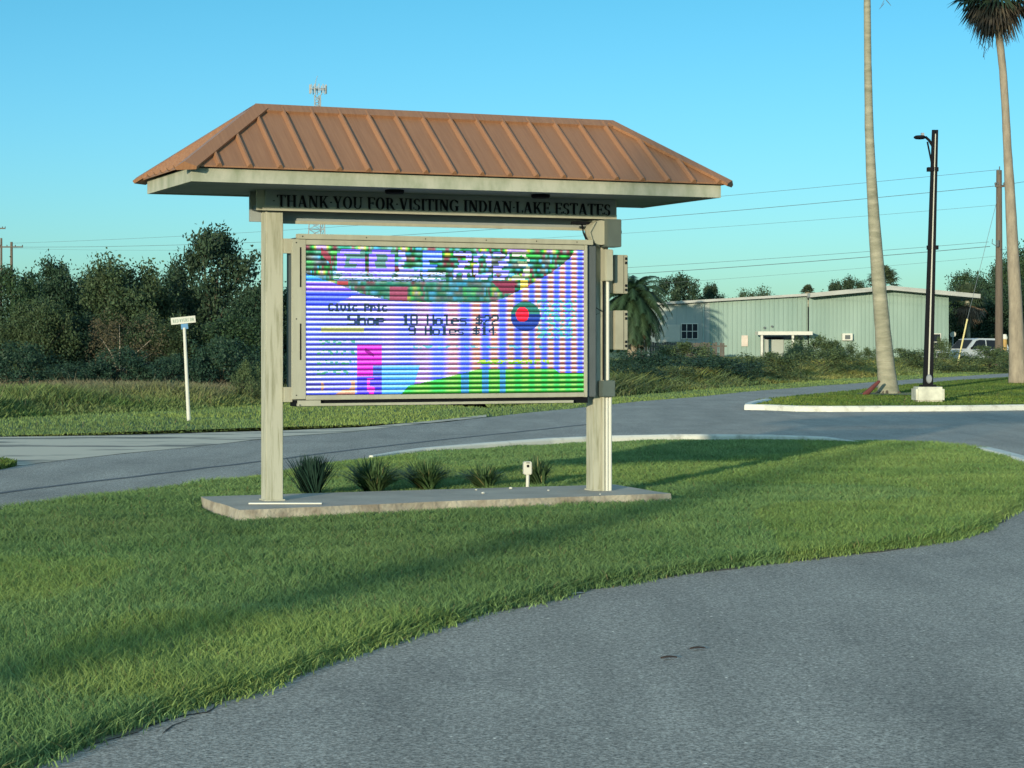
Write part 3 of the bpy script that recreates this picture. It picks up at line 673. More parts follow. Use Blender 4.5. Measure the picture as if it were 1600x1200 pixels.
    hill = y > np.interp(x, [600, 620, 632, 660, 695, 745, 862, 872, 912], [640, 617, 602, 596, 588, 576, 576, 583, 583])
    hb = (m < .28)[..., None]; gb = np.where(hb & (x < 800)[..., None] & (x > 705)[..., None], np.array([.12, .45, .85]), np.array([.10, .80, .18])+np.array([.25, 0, 0])*bm2)
    gd = np.where(hb & (x < 800)[..., None] & (x > 705)[..., None], np.array([.0, .10, .22]), np.array([0, .14, 0]))
    bri[hill] = gb[hill]; dar[hill] = gd[hill]
    specks(740, 855, 561, 569, .42, (.65, .85, .15), (.05, .25, .0), 3.4, 21)
    # scan line profile: thin dark, bright core, colour gap
    core = np.exp(-((fy-.34)/.17)**2); gap = np.clip(np.exp(-((fy-.97)/.13)**2)+np.exp(-((fy+.03)/.13)**2), 0, 1)
    img = bri*core[..., None]+dar*(1-core[..., None])
    img *= (1-.90*gap[..., None])
    img *= (.85+.3*rg.rand(H, W))[..., None]
    img *= np.clip((x-477)/2.5, 0, 1)[..., None]
    return np.clip(img, 0, 1.2)
W_, H_ = 290, 210
img = screen_image(W_, H_)
uu = np.linspace(su0, su1, W_+1); zz = np.linspace(sz1, sz0, H_+1)
Ug, Zg = np.meshgrid(uu, zz)
q = np.zeros((H_, W_, 4, 3), np.float32)
q[..., 0, 0] = Ug[1:, :-1]; q[..., 0, 2] = Zg[1:, :-1]; q[..., 1, 0] = Ug[1:, 1:]; q[..., 1, 2] = Zg[1:, 1:]
q[..., 2, 0] = Ug[:-1, 1:]; q[..., 2, 2] = Zg[:-1, 1:]; q[..., 3, 0] = Ug[:-1, :-1]; q[..., 3, 2] = Zg[:-1, :-1]; q[..., 1] = SF
SCR = bpy.data.materials.new('lit_screen'); t_, N_, L_, b_ = nodes(SCR)
at = N_.new('ShaderNodeAttribute'); at.attribute_name = 'Col'; L_.new(at.outputs['Color'], b_.inputs['Emission Color']); b_.inputs['Emission Strength'].default_value = .76
b_.inputs['Base Color'].default_value = (.01, .01, .012, 1); b_.inputs['Roughness'].default_value = .6; b_.inputs['Specular IOR Level'].default_value = .1
npmesh('screen', q, 4, SCR, np.repeat(img.reshape(-1, 3), 4, 0), cab)

# electrics on the second post
ex = 3.177
MB().tube([(ex-.055, -.20, 2.52), (ex-.055, -PW, 2.52)], .115, 20).build('meter_housing', CREAM, sg, smooth=False)
sb = MB().box(ex-.02, ex+.125, -.27, -.10, 2.385, 2.645, bev=.006).build('switch_box', GBOX, sg)
MB().tube([(ex+.125, -.19, 2.53), (ex+.155, -.19, 2.53)], .022, 10).build('knob', BLACK, sb)
MB().box(ex-.006, ex+.075, -.20, -PW-.001, 2.07, 2.365, bev=.008).build('disconnect_box', CREAM, sg)
MB().tube([(ex+.045, -.135, 1.14), (ex+.045, -.135, 2.07)], .016, 10).build('conduit', WHITE, sg)
MB().tube([(ex+.012, -.112, 1.14), (ex+.012, -.112, 2.07)], .009, 8).build('conduit', BLACK, sg)
MB().box(ex-.035, ex+.10, -.19, -PW-.001, .985, 1.135, bev=.006).build('junction_box', GBOX, sg)
for du, rr in ((.008, .014), (.042, .015), (.075, .017)):
    MB().tube([(ex+du, -.125, .10), (ex+du, -.125, .99)], rr, 10).build('conduit', WHITE if du > .02 else CREAM, sg)
for z0, z1, sx in ((1.96, 2.315, 0), (1.43, 1.79, .0)):
    bx = MB().box(ex+.10, ex+.135, -.06, .10, z0, z1, bev=.003).box(ex+.136, ex+.275, -.10, .12, z0-.005, z1+.005, bev=.006).build('equipment_box', TAN, sg)
    hm = MB()
    for zz_ in (z0+.03, z0+.07, z1-.07, z1-.03): hm.box(ex+.243, ex+.262, -.107, -.1005, zz_-.012, zz_+.012)
    hm.box(ex+.228, ex+.232, -.102, -.1002, z0, z1); hm.build('latch', BLACK, bx)
MB().box(ex-.30, ex-.10, -.11, -.06, 2.60, 2.625).tube([(ex-.20, -.09, 2.60), (ex-.205, -.13, 2.52), (ex-.185, -.15, 2.455)], .008, 6).build('cable_hook', BLACK, sg)
MB().tube([(ex-.10, -.20, 2.62), (ex-.16, -.20, 2.52), (ex-.13, -.20, 2.43), (ex-.06, -.18, 2.39)], .006, 6).build('cable', GBOX, sg)
MB().tube([(ex-.16, -.16, 1.86), (ex-.02, -.16, 1.78), (ex-.13, -.17, 1.74)], .005, 6).build('cable', BLACK, sg)

# slab
bm = bmesh.new(); pts = jitter([SLAB[i] for i in range(6)]+[SLAB[0]], .22, .012, 17)[:-1]
top = [bm.verts.new((p[0], p[1], .10)) for p in pts]; ft = bm.faces.new(top)
rnd = random.Random(4); bot = [bm.verts.new((p[0]+rnd.uniform(-.03, .02), p[1]+rnd.uniform(-.05, .0), -.03)) for p in pts]
n = len(pts); sides = [bm.faces.new((top[i], bot[i], bot[(i+1) % n], top[(i+1) % n])) for i in range(n)]
me = bpy.data.meshes.new('concrete_slab'); me.materials.append(CONC); me.materials.append(CONCE)
for f in sides: f.material_index = 1
bmesh.ops.recalc_face_normals(bm, faces=bm.faces); bmesh.ops.triangulate(bm, faces=[ft]); bm.to_mesh(me); bm.free()
tag(link('concrete_slab', me), 'long grey concrete slab with crumbling edges under the sign', 'slab')
a = G(389, 787.5, .104); b = G(503, 787.5, .104)
mb = MB(); d = (b-a).normalized(); n_ = Vector((-d.y, d.x, 0))*.028
mb.add([a-n_, b-n_, b+n_, a+n_]+[v+Vector((0, 0, .012)) for v in (a-n_, b-n_, b+n_, a+n_)], [(0,1,2,3),(7,6,5,4),(0,4,5,1),(1,5,6,2),(2,6,7,3),(3,7,4,0)])
tag(mb.build('plastic_strip', WHITE), 'thin white plastic strip lying on the slab before the post', 'strip')
rnd = random.Random(9)
def rock(name, p, s, m, label, cat, group=None):
    bm = bmesh.new(); bmesh.ops.create_icosphere(bm, subdivisions=2, radius=1)
    for v in bm.verts: v.co = Vector((v.co.x*s*rnd.uniform(.85, 1.2), v.co.y*s*rnd.uniform(.8, 1.1), v.co.z*s*.6*rnd.uniform(.8, 1.1)))
    me = bpy.data.meshes.new(name); bm.to_mesh(me); bm.free(); me.materials.append(m)
    o = link(name, me); o.location = p+Vector((0, 0, s*.5)); return tag(o, label, cat, group)
for (px, py, s, lb) in ((755, 771.5, .016, 'white pebble on the slab in front of the fourth bushy clump'), (744, 766, .011, 'small white pebble at the back edge of the slab'), (857, 767, .011, 'white pebble on the slab right of the outlet stake'), (938, 773, .010, 'tiny white pebble before the post with conduits')):
    rock('pebble', G(px, py, .10), s, WHITE, lb, 'pebble', 'white pebbles scattered on the slab')
rock('pebble', G(798, 764, .10), .018, WHITE, 'flat white chip beside the foot of the outlet stake', 'pebble', 'white pebbles scattered on the slab')
# planting bed soil & clumps
sheet('flower_bed', [tuple(SW(u, b)[:2]) for u, b in ((.1, .40), (1.2, .33), (2.75, .30), (2.8, .8), (1.5, 1.0), (.1, .95))], .006, mat('bed_soil', (.05, .035, .028), .95, .4, 8, world=True, bump=.6))
def strap_clump(name, px, py, wid, hgt, nb, colA, colB, label, seed, spiky=0):
    base = G(px, py, .02); o = None; rg = np.random.RandomState(seed); qs = []; cs = []
    for i_ in range(nb):
        az = rg.rand()*2*PI; tl = rg.rand()**(.8 if not spiky else 1.2); L = hgt*(.85+.4*rg.rand())*(1.0+.15*tl); outw = wid*1.75*tl*(.8+.4*rg.rand())
        r0_ = rg.rand()*.07; bx, by = r0_*math.cos(az+1), r0_*math.sin(az+1); wd_ = .006+.005*rg.rand()
        pts = []
        for k_ in range(6):
            t2 = k_/5; s_ = outw*(t2**1.15 if not spiky else t2); zz2 = L*(t2-(.55*tl*(1 if not spiky else .25))*t2**2.4)
            pts.append(Vector((bx+math.cos(az)*s_, by+math.sin(az)*s_, max(zz2, .01))))
        sd2 = Vector((-math.sin(az), math.cos(az), 0)); c_ = np.array(colA)*(1-rg.rand()*.6)+np.array(colB)*rg.rand()*.6
        if rg.rand() < .06 and not spiky: c_ = np.array([.30, .28, .12])
        for k_ in range(5):
            w0 = wd_*(1-(k_/5)**2*.8)/1; w1 = wd_*(1-((k_+1)/5)**2*.9)
            qs += [pts[k_]-sd2*w0, pts[k_]+sd2*w0, pts[k_+1]+sd2*w1, pts[k_+1]-sd2*w1]; cs += [c_]*4
    o = npmesh(name, np.array([list(v) for v in qs]), 4, LEAF, np.array(cs)); o.location = base
    return tag(o, label, 'plant', 'strap leaf clumps in the bed behind the slab')
strap_clump('spiky_plant', 487, 777, .155, .33, 420, (.018, .05, .035), (.03, .07, .05), 'dark spiky clump nearest the clean post, leftmost in the bed', 1, 1)
strap_clump('strap_leaf_plant', 583, 773, .30, .33, 420, (.08, .15, .06), (.12, .19, .075), 'wide arching green clump right of the dark spiky one', 2)
strap_clump('strap_leaf_plant', 666, 768, .27, .31, 400, (.07, .14, .055), (.11, .18, .07), 'full arching clump in the middle of the bed', 3)
strap_clump('strap_leaf_plant', 756, 765, .22, .25, 240, (.07, .14, .055), (.11, .17, .07), 'lower thinner clump just left of the white outlet stake', 4)
strap_clump('strap_leaf_plant', 840, 760, .15, .30, 180, (.055, .11, .05), (.09, .15, .06), 'narrow upright clump just right of the white outlet stake', 5)
# outlet stake
p = G(824, 763, .08)
st = thing('outlet_stake', 'small white weatherproof outlet box on a short post in the bed', 'outlet', (p.x, p.y, .0), R(10))
MB().tube([(0, 0, 0), (.004, 0, .2), (0, 0, .22)], .017, 10).build('stem', WHITE, st)
ob = MB().box(-.04, .04, -.035, .035, .215, .34, bev=.008).build('outlet_box', WHITE, st)
MB().box(-.012, .012, -.038, -.0352, .285, .31).box(-.018, .018, -.038, -.0352, .325, .332).build('socket', BLACK, ob)

# ================================================================== street furniture
p = G(295, 653, 0)
ss = thing('street_name_sign', 'leaning white street name sign on thin pole at the verge', 'street sign', (p.x, p.y, -.06))
d = 40.5; top = Vector((X(290, d)-p.x, 0, Z(512, d)+.06))
MB().tube([(0, 0, 0), top], [.038, .030], 10).build('pole', WHITE, ss)
M = Matrix.Translation(top) @ Matrix.Rotation(R(-6), 4, 'Y') @ Matrix.Rotation(R(12), 4, 'Z')
MB().box(-.06, .075, -.012, .012, -.03, .075, M=M).build('plate', mat('blue_plate', (.10, .24, .42), .5, .1), ss)
bl = MB().box(-.245, .235, -.006, .006, .08, .215, M=M, bev=.002).build('name_blade', WHITE, ss)
mb = MB(); GT = mat('green_lettering', (.10, .22, .16), .6, .1)
rnd = random.Random(3); xx = -.21
# short green lettering, worn away to strokes
for ch in 'RED MAPLE DR'.replace('MAPLE', 'MYERS'): 
    g, adv = (Glyph().rect(.0, 0, .13, 1).rect(.13, .4, .2, .14).rect(.33, 0, .13, 1), .6) if ch == 'M' else glyph(ch if ch in 'REDYS' else ' ')
    for qd in g.q:
        if ch != ' ':
            pp = [(xx+a*.046, .115+b*.062) for a, b in qd]; mb.prism(pp, -.0095, -.0065, M=M)
    xx += adv*.046+.004
mb.build('lettering', GT, bl)

# lamp post
p = G(1453, 631, 0); d = p.y+.25
lp = thing('lamp_post', 'black twin rail lamp post on a white concrete block', 'lamp post', (p.x, d, .04))
MB().box(-.345, .345, -.33, .33, 0, .37, bev=.05).build('base_block', mat('white_block', (.50, .50, .42), .85, .3, 3, bump=.3), lp)
zt = Z(203, d)-.04; tx = X(1461, d)-p.x; zb = .37
for dx_ in (-1, 1):
    wb, wt = .056, .032
    vs = [(-wb+dx_*.060, -.06, zb), (wb+dx_*.060, -.06, zb), (wb+dx_*.060, .06, zb), (-wb+dx_*.060, .06, zb), (tx-wt+dx_*.038, -.045, zt), (tx+wt+dx_*.038, -.045, zt), (tx+wt+dx_*.038, .045, zt), (tx-wt+dx_*.038, .045, zt)]
    MB().add(vs, [(3,2,1,0),(4,5,6,7),(0,1,5,4),(1,2,6,5),(2,3,7,6),(3,0,4,7)]).build('rail', BLACK, lp)
MB().tube([(0, -.085, zb+.1), (tx, -.065, zt-.1)], [.022, .012], 8).build('light_strip', mat('pale_strip', (.52, .50, .42), .4, .05), lp)
MB().box(-.19, .19, -.11, .11, zb, zb+.05).build('base_plate', BLACK, lp)
M = Matrix.Translation((0.01, -.11, Z(592, d)-.04)) @ Matrix.Rotation(R(90), 4, 'X')
vs = MB(); vs.tube_z([(0, 0, -.02), (0, 0, .0), (0, 0, .02)], [.065, .075, .06], 18); vs.v = [tuple(M @ Vector((v[0], v[1]*1.5, v[2]))) for v in vs.v]
vs.build('medallion', GALV, lp)
for zz_ in (Z(388, d), Z(266, d)): MB().box(tx*.6-.12, tx*.6+.14, -.08, .08, zz_-.07, zz_+.03).build('rail_clamp', BLACK, lp)
hd = Vector((X(1437, d)-p.x, -.02, Z(215.5, d)-.04))
MB().tube([(tx-.05, 0, Z(232, d)), (X(1452, d)-p.x, 0, Z(222, d)), (X(1446, d)-p.x, 0, Z(216.5, d))], .035, 8).tube([(tx-.07, 0, Z(262, d)), (X(1449, d)-p.x, 0, Z(224, d))], .022, 8).build('arm', BLACK, lp)
h_ = MB().lathe([(.03, .06), (.10, .055), (.14, .03), (.145, 0), (.10, -.03), (.02, -.04)], 0, 0, 20)
h_.v = [(hd.x+v[0]*1.05, hd.y+v[1], hd.z+v[2]) for v in h_.v]; hh_ = h_.build('lamp_head', BLACK, lp, smooth=False)
MB().box(hd.x+.03, hd.x+.10, hd.y-.04, hd.y+.04, hd.z+.055, hd.z+.12).build('photocell', GALV, hh_)

# ================================================================== plants
def leaves_mesh(name, centers, spread, n, size, cA, cB, seed, parent=None, flat=1.0, m=None, aspect=.5):
    """n leaf faces gaussian-scattered about twig centres"""
    rg = np.random.RandomState(seed); cc = np.asarray(centers); k_ = rg.randint(0, len(cc), n)
    pos = cc[k_]+rg.normal(0, 1, (n, 3))*np.array([spread, spread, spread*flat])
    a = rg.normal(0, 1, (n, 3)); a /= np.linalg.norm(a, axis=1, keepdims=True); b = rg.normal(0, 1, (n, 3)); b -= a*(a*b).sum(1, keepdims=True); b /= np.linalg.norm(b, axis=1, keepdims=True)
    s = size*(.6+.8*rg.rand(n, 1)); a *= s; b *= s*aspect
    q = np.stack([pos-a, pos-b*1.0, pos+a, pos+b], 1)
    cl = rg.rand(len(cc), 1)[k_]; col = np.array(cA)*(1-cl)+np.array(cB)*cl; col = col*(.75+.5*rg.rand(n, 1))
    return npmesh(name, q, 4, m or LEAF, np.repeat(col, 4, 0), parent)
def tree_centers(H, W, seed, nb=22, tw=14, base=.2, open_=.0, top=1.0):
    rg = np.random.RandomState(seed); cs = []; blobs = []
    for i_ in range(nb):
        t2 = (i_+rg.rand())/nb; z = H*(base+(top-base)*t2)*.93; prof = max(0, 1-abs(t2-.42)**2.2*2.6)**.5
        a = i_*2.399+rg.uniform(-.5, .5)+seed; r = W/2*prof*rg.rand()**.4*.95
        blobs.append((r*math.cos(a), r*math.sin(a), z))
    for b_ in blobs:
        R_ = W*(.10+.08*rg.rand())*(1-.3*open_)
        for j in range(tw):
            v = rg.normal(0, 1, 3); v /= np.linalg.norm(v); cs.append((b_[0]+v[0]*R_*(.4+.6*rg.rand()), b_[1]+v[1]*R_, min(b_[2]+v[2]*R_*.8, H*1.02)))
    return np.array(cs), blobs
def make_tree(name, H, W, seed, n, size, cA, cB, label, cat, loc, group=None, nb=22, tw=14, base=.2, open_=0, spread=None, trunk_mat=None, tr=.09, sprigs=0):
    cs, blobs = tree_centers(H, W, seed, nb, tw, base, open_)
    rg = random.Random(seed)
    o = thing(name, label, cat, loc, rg.uniform(0, 6), group)
    mb = MB(); fork = H*.3
    mb.tube([(0, 0, -.1), (.05, 0, fork*.5), (.02, .05, fork)], [tr*1.3, tr, tr*.85], 8)
    limbs = sorted(blobs, key=lambda q_: rg.random())[:12]
    for b_ in limbs:
        mid = Vector((b_[0]*.45, b_[1]*.45, fork+(b_[2]-fork)*.55)); mb.tube([(.02, .05, fork*.9), mid, b_], [tr*.6, tr*.35, tr*.12], 5)
    cs2 = list(cs)
    for i_ in range(sprigs):
        b_ = rg.choice([q_ for q_ in limbs if q_[2] > H*.5] or limbs); tip = Vector(b_)+Vector((rg.uniform(-1, 1)*W*.12, rg.uniform(-1, 1)*W*.12, H*rg.uniform(.08, .16)))
        mb.tube([b_, tip], [tr*.12, tr*.05], 4)
        for t3 in (.5, .75, 1.0): cs2.append(tuple(Vector(b_).lerp(tip, t3)))
    mb.build('trunk', trunk_mat or BARK, o)
    leaves_mesh('crown', np.array(cs2), spread or W*.035, n, size, cA, cB, seed, o)
    return o
DK, DK2 = (.022, .052, .030), (.055, .105, .042)
OL, OL2 = (.042, .085, .044), (.068, .115, .055)
BR, BR2 = (.09, .075, .045), (.12, .11, .06)
proto = {}
def place_tree(kind, px, d, ytop, wpx, label, group, zb=-.05, seed=0):
    H = Z(ytop, d)-zb; Wd = wpx/F*d
    if kind not in proto:
        pr = dict(oak=lambda: make_tree('oak_tree', 4, 4, 1, 28000, .062, DK, DK2, label, 'tree', (0,0,0), group, nb=30, tw=20, base=.08, sprigs=14, spread=.17),
                  oak2=lambda: make_tree('oak_tree', 4, 4, 7, 28000, .062, DK, OL, label, 'tree', (0,0,0), group, nb=34, tw=18, base=.06, sprigs=16, spread=.17),
                  olive=lambda: make_tree('scrub_tree', 4, 4, 3, 26000, .058, (.05,.075,.03), OL2, label, 'tree', (0,0,0), group, nb=30, tw=18, base=.06, sprigs=12, spread=.17),
                  dry=lambda: make_tree('scrub_tree', 4, 4, 4, 6500, .045, BR, BR2, label, 'tree', (0,0,0), group, nb=26, tw=12, base=.1, trunk_mat=mat('pale_bark', (.30,.26,.2), .9)),
                  airy=lambda: make_tree('oak_tree', 4, 4, 9, 17000, .060, (.022,.052,.032), (.055,.09,.045), label, 'tree', (0,0,0), group, nb=32, tw=15, base=.1, open_=.5, spread=.12, sprigs=44),
                  bush=lambda: make_tree('shrub', 2, 3, 6, 9000, .05, (.016,.05,.036), (.04,.085,.05), label, 'shrub', (0,0,0), group, nb=20, tw=14, base=0, tr=.03),
                  bush2=lambda: make_tree('shrub', 2, 3, 8, 8000, .05, (.06,.10,.045), (.12,.17,.07), label, 'shrub', (0,0,0), group, nb=18, tw=14, base=0, tr=.03, sprigs=10))[kind]
        o = pr(); proto[kind] = o
    else: o = dup(proto[kind], (0,0,0), 0, label)
    o['group'] = group; o['label'] = label
    bH, bW = (2, 3) if kind.startswith('bush') else (4, 4)
    o.location = (X(px, d), d, zb); sxy = Wd/bW; o.scale = (sxy, sxy, H/bH/1.03)
    o.rotation_euler = (0, 0, (px*1.7+seed) % 6.28)
    return o
gt = 'dark scrub trees beyond the verge'
TL = [('oak', 15, 60, 428, 150, 'dark dense tree at the left photo edge below the crossarm pole'),
      ('oak2', 95, 66, 418, 130, 'dark tree with a ragged top second from the left edge'),
      ('oak', 150, 72, 425, 120, 'low topped dark tree in the dip left of the rounded olive tree'),
      ('olive', 205, 62, 408, 175, 'broad rounded olive tree left of the street name sign'),
      ('oak2', 262, 68, 428, 130, 'dark tree filling the gap left of the tallest tree'),
      ('airy', 332, 64, 366, 185, 'tallest airy tree with wispy open top behind the street sign'),
      ('oak', 300, 70, 450, 170, 'dark tree behind the street name blade, under the tallest crown'),
      ('oak2', 400, 62, 455, 130, 'dark tree seen beside the clean post'),
      ('oak', 455, 67, 462, 130, 'dark tree in the gap between clean post and display'),
      ('olive', 60, 57, 470, 120, 'lower olive tree in front of the left edge tree'),
      ('dry', 188, 56, 486, 130, 'brownish bare looking scrub tree with pale trunk'),
      ('olive', 255, 57, 492, 120, 'olive scrub tree just left of the street sign pole'),
      ('oak2', 120, 58, 500, 120, 'low dark tree between olive tree and brown scrub tree'),
      ('oak', 350, 58, 500, 140, 'dark low tree right of the street sign pole'),
      ('oak', 540, 75, 470, 170, 'dark tree mostly hidden behind the display, left part'),
      ('oak2', 650, 80, 480, 180, 'dark tree hidden behind the middle of the display'),
      ('oak', 770, 84, 485, 180, 'dark tree hidden behind the display, right part'),
      ('olive', 880, 88, 480, 150, 'olive tree hidden behind the right end of the display')]
for i_, (k_, px, d, yt, wp, lb) in enumerate(TL): place_tree(k_, px, d, yt, wp, lb, gt, seed=i_)
gb = 'low dark shrubs at the foot of the trees'
for i_, (k_, px, d, yt, wp, lb) in enumerate([
      ('bush', 30, 54, 536, 130, 'dark shrub in the left corner of the tree line'),
      ('bush', 120, 54, 566, 120, 'dark teal shrub second from the left edge'),
      ('bush', 200, 54.5, 545, 120, 'dark teal shrub below the brown scrub tree'),
      ('bush', 270, 54, 556, 110, 'dark teal shrub behind the street sign pole'),
      ('bush', 345, 54.5, 528, 130, 'large dark shrub right of the street sign pole'),
      ('bush2', 392, 51.5, 568, 60, 'small brownish green bush beside the clean post'),
      ('bush', 455, 56, 555, 110, 'dark shrub seen between clean post and display')]):
    place_tree(k_, px, d, yt, wp, lb, gb, seed=i_)

# palms
def trunk_path(pts, d, widths, m, parent, x0):
    mb = MB(); P_ = [Vector((X(px, d)-x0, 0, Z(py, d))) for px, py in pts]; rad = [w_/2/F*d for w_ in widths]
    # resample with ring scars
    PP = []; RR = []
    rnd = random.Random(int(d))
    for i_ in range(len(P_)-1):
        n_ = max(2, int((P_[i_+1]-P_[i_]).length/.22))
        for j in range(n_):
            t2 = j/n_; PP.append(P_[i_].lerp(P_[i_+1], t2)); RR.append((rad[i_]*(1-t2)+rad[i_+1]*t2)*(1+rnd.uniform(-.025, .03)))
    PP.append(P_[-1]); RR.append(rad[-1])
    mb.tube(PP, RR, 14); return mb.build('trunk', m, parent, smooth=True)
def fan_leaf(qs, cs, base, dirn, plen, flen, col, rg, droop=.35, nseg=18, spreadA=115):
    dirn = Vector(dirn).normalized(); side = dirn.cross(Vector((0, 0, 1)))
    if side.length < .05: side = Vector((1, 0, 0))
    side.normalize(); up = side.cross(dirn).normalized()
    base = Vector(base); hub = base+dirn*plen+Vector((0, 0, -droop*plen*.3))
    w_ = .018; qs += [base-side*w_, base+side*w_, hub+side*w_*.6, hub-side*w_*.6]; cs += [col*1.1]*4
    qs += [base-up*w_, base+up*w_, hub+up*w_*.6, hub-up*w_*.6]; cs += [col*1.1]*4
    for i_ in range(nseg):
        a = R(-spreadA+2*spreadA*(i_+.5)/nseg); L = flen*(.72+.28*math.cos(a*.75))*rg.uniform(.85, 1.05)
        dd = (dirn*math.cos(a)+side*math.sin(a)+up*.12*math.cos(a*2)).normalized()
        mid = hub+dd*L*.55; tip = hub+dd*L*.92+Vector((0, 0, -droop*L*rg.uniform(.5, 1.1)))
        pr_ = dd.cross(up).normalized()*(L*.055)+up*rg.uniform(-.02, .02); c_ = col*rg.uniform(.75, 1.25)
        qs += [hub-pr_*.3, hub+pr_*.3, mid+pr_, mid-pr_]; cs += [c_]*4
        qs += [mid-pr_, mid+pr_, tip+pr_*.08, tip-pr_*.08]; cs += [c_]*4
def fan_crown(parent, c, nleaf, plen, flen, seed, el0=-35, el1=80, cA=(.03,.065,.03), cB=(.07,.11,.045), name='crown', droop=.35):
    rg = random.Random(seed); qs = []; cs = []
    for i_ in range(nleaf):
        az = i_*2.399+rg.uniform(-.3, .3); el = R(el0+(el1-el0)*((i_+.5)/nleaf)**.9)
        t2 = rg.random(); col = np.array(cA)*(1-t2)+np.array(cB)*t2
        fan_leaf(qs, cs, Vector(c)+Vector((0, 0, rg.uniform(-.15, .15))), (math.cos(az)*math.cos(el), math.sin(az)*math.cos(el), math.sin(el)), plen*rg.uniform(.8, 1.1), flen*rg.uniform(.85, 1.1), col, rg, droop)
    return npmesh(name, np.array([list(v) for v in qs]), 4, LEAF, np.array(cs), parent)
# left palm of the median (crown above the frame)
d = 57.0; x0 = X(1388, d)
pa = thing('fan_palm', 'tall leaning palm trunk on the median, left of the lamp post', 'palm tree', (x0, d, 0), 0, 'tall fan palms along the median')
trunk_path([(1388,622),(1388,610),(1386,590),(1383,560),(1378,500),(1372,430),(1366,350),(1361,270),(1358,200),(1356,100),(1355,0),(1354,-90),(1354,-230)], d, [42,34,29,27,24,21,18.5,15.5,13.5,11.5,10.5,10,10], PALMT, pa, x0)
cz = (X(1354, d)-x0, 0, Z(-235, d))
fan_crown(pa, cz, 34, 1.0, .95, 5); fan_crown(pa, (cz[0], 0, cz[2]-.35), 16, .8, .85, 6, -75, -35, (.12,.10,.06), (.2,.16,.1), 'dead_fronds', .8)
mb = MB(); b0 = Vector(cz)+Vector((.12, -.05, -3.05)); mb.tube([Vector(cz)+Vector((.05,-.05,-.3)), b0+Vector((.05,0,1.2)), b0], [.03,.025,.02], 5); mb.tube([b0, b0+Vector((.28, 0, -.35)), b0+Vector((.42, 0, -1.15)), b0+Vector((.55, 0, -1.3))], [.02, .016, .01, .006], 5)
for k_ in range(9): q0 = b0+Vector((.36, 0, -.6-.08*k_)); mb.tube([q0, q0+Vector((random.Random(k_).uniform(-.25, .25), 0, -.16))], [.008, .005], 4)
mb.build('seed_stalk', BARK, pa)
rb = MB(); rnd = random.Random(8)
for k_ in range(26):
    a = rnd.uniform(0, 2*PI); r_ = rnd.uniform(.3, .42); rb.tube([(math.cos(a)*.22, math.sin(a)*.22, .15), (math.cos(a)*r_, math.sin(a)*r_, .04)], [.05, .03], 6)
rb.build('root_boss', BARK, pa)
# dirt ring
tag(MB().tube_z([(x0+.3, d-.2, .062), (x0+.3, d-.2, .068)], [1.2, 1.15], 24).build('bare_soil', EDGE), kind='structure')
# right palm with visible crown
d = 72.0; x0 = X(1592, d)
pb = thing('fan_palm', 'tall dark palm with shaggy crown at the right photo edge', 'palm tree', (x0, d, 0), 0, 'tall fan palms along the median')
trunk_path([(1592,600),(1591,585),(1589,560),(1587,480),(1582,380),(1578,300),(1574,230),(1571,170),(1567,110),(1561,55),(1557,20)], d, [34,29,25,21,18,15.5,13,12,11.5,11.5,14], PALMD, pb, x0)
cz = (X(1556, d)-x0, 0, Z(6, d))
fan_crown(pb, (cz[0], 0, cz[2]+.45), 44, .85, .95, 15, -35, 80, (.022,.045,.03), (.05,.08,.045))
fan_crown(pb, (cz[0], 0, cz[2]+.2), 50, .55, .8, 16, -80, -5, (.06,.05,.04), (.12,.10,.07), 'dead_fronds', .6)
mb = MB(); rnd = random.Random(12)
for sx_, L in ((-.25, 1.35), (-.12, 1.0), (.22, .85), (-.32, .9), (.3, .7)):
    b0 = Vector(cz)+Vector((sx_*.4, -.1, -.55)); pts_ = [b0, b0+Vector((sx_*.9, 0, -L*.35)), b0+Vector((sx_*1.5, 0, -L))]
    mb.tube(pts_, [.02, .014, .006], 5)
    for k_ in range(12): q0 = pts_[1].lerp(pts_[2], k_/12); mb.tube([q0, q0+Vector((rnd.uniform(-.16, .16), 0, -.16))], [.009, .005], 4)
mb.build('seed_stalk', BARK, pb)
# fallen palm boot by the trunk
p = G(1366, 606, .06); fb = thing('palm_boot', 'dark red dead palm boot leaning against the leaning palm trunk', 'debris', (X(1366, 56), 56, .06), 0)
mb = MB(); a0 = Vector((-.22, 0, .02)); a1 = Vector((.12, .05, .34))
mb.tube([a0, a0.lerp(a1, .3), a0.lerp(a1, .7), a1, a1+Vector((.05, 0, .02))], [.075, .07, .055, .045, .025], 8); mb.tube([a0+Vector((-.1, 0, -.02)), a0], [.03, .09], 6)
mb.build('husk', mat('red_brown_husk', (.11, .032, .03), .8, .2, 8), fb)

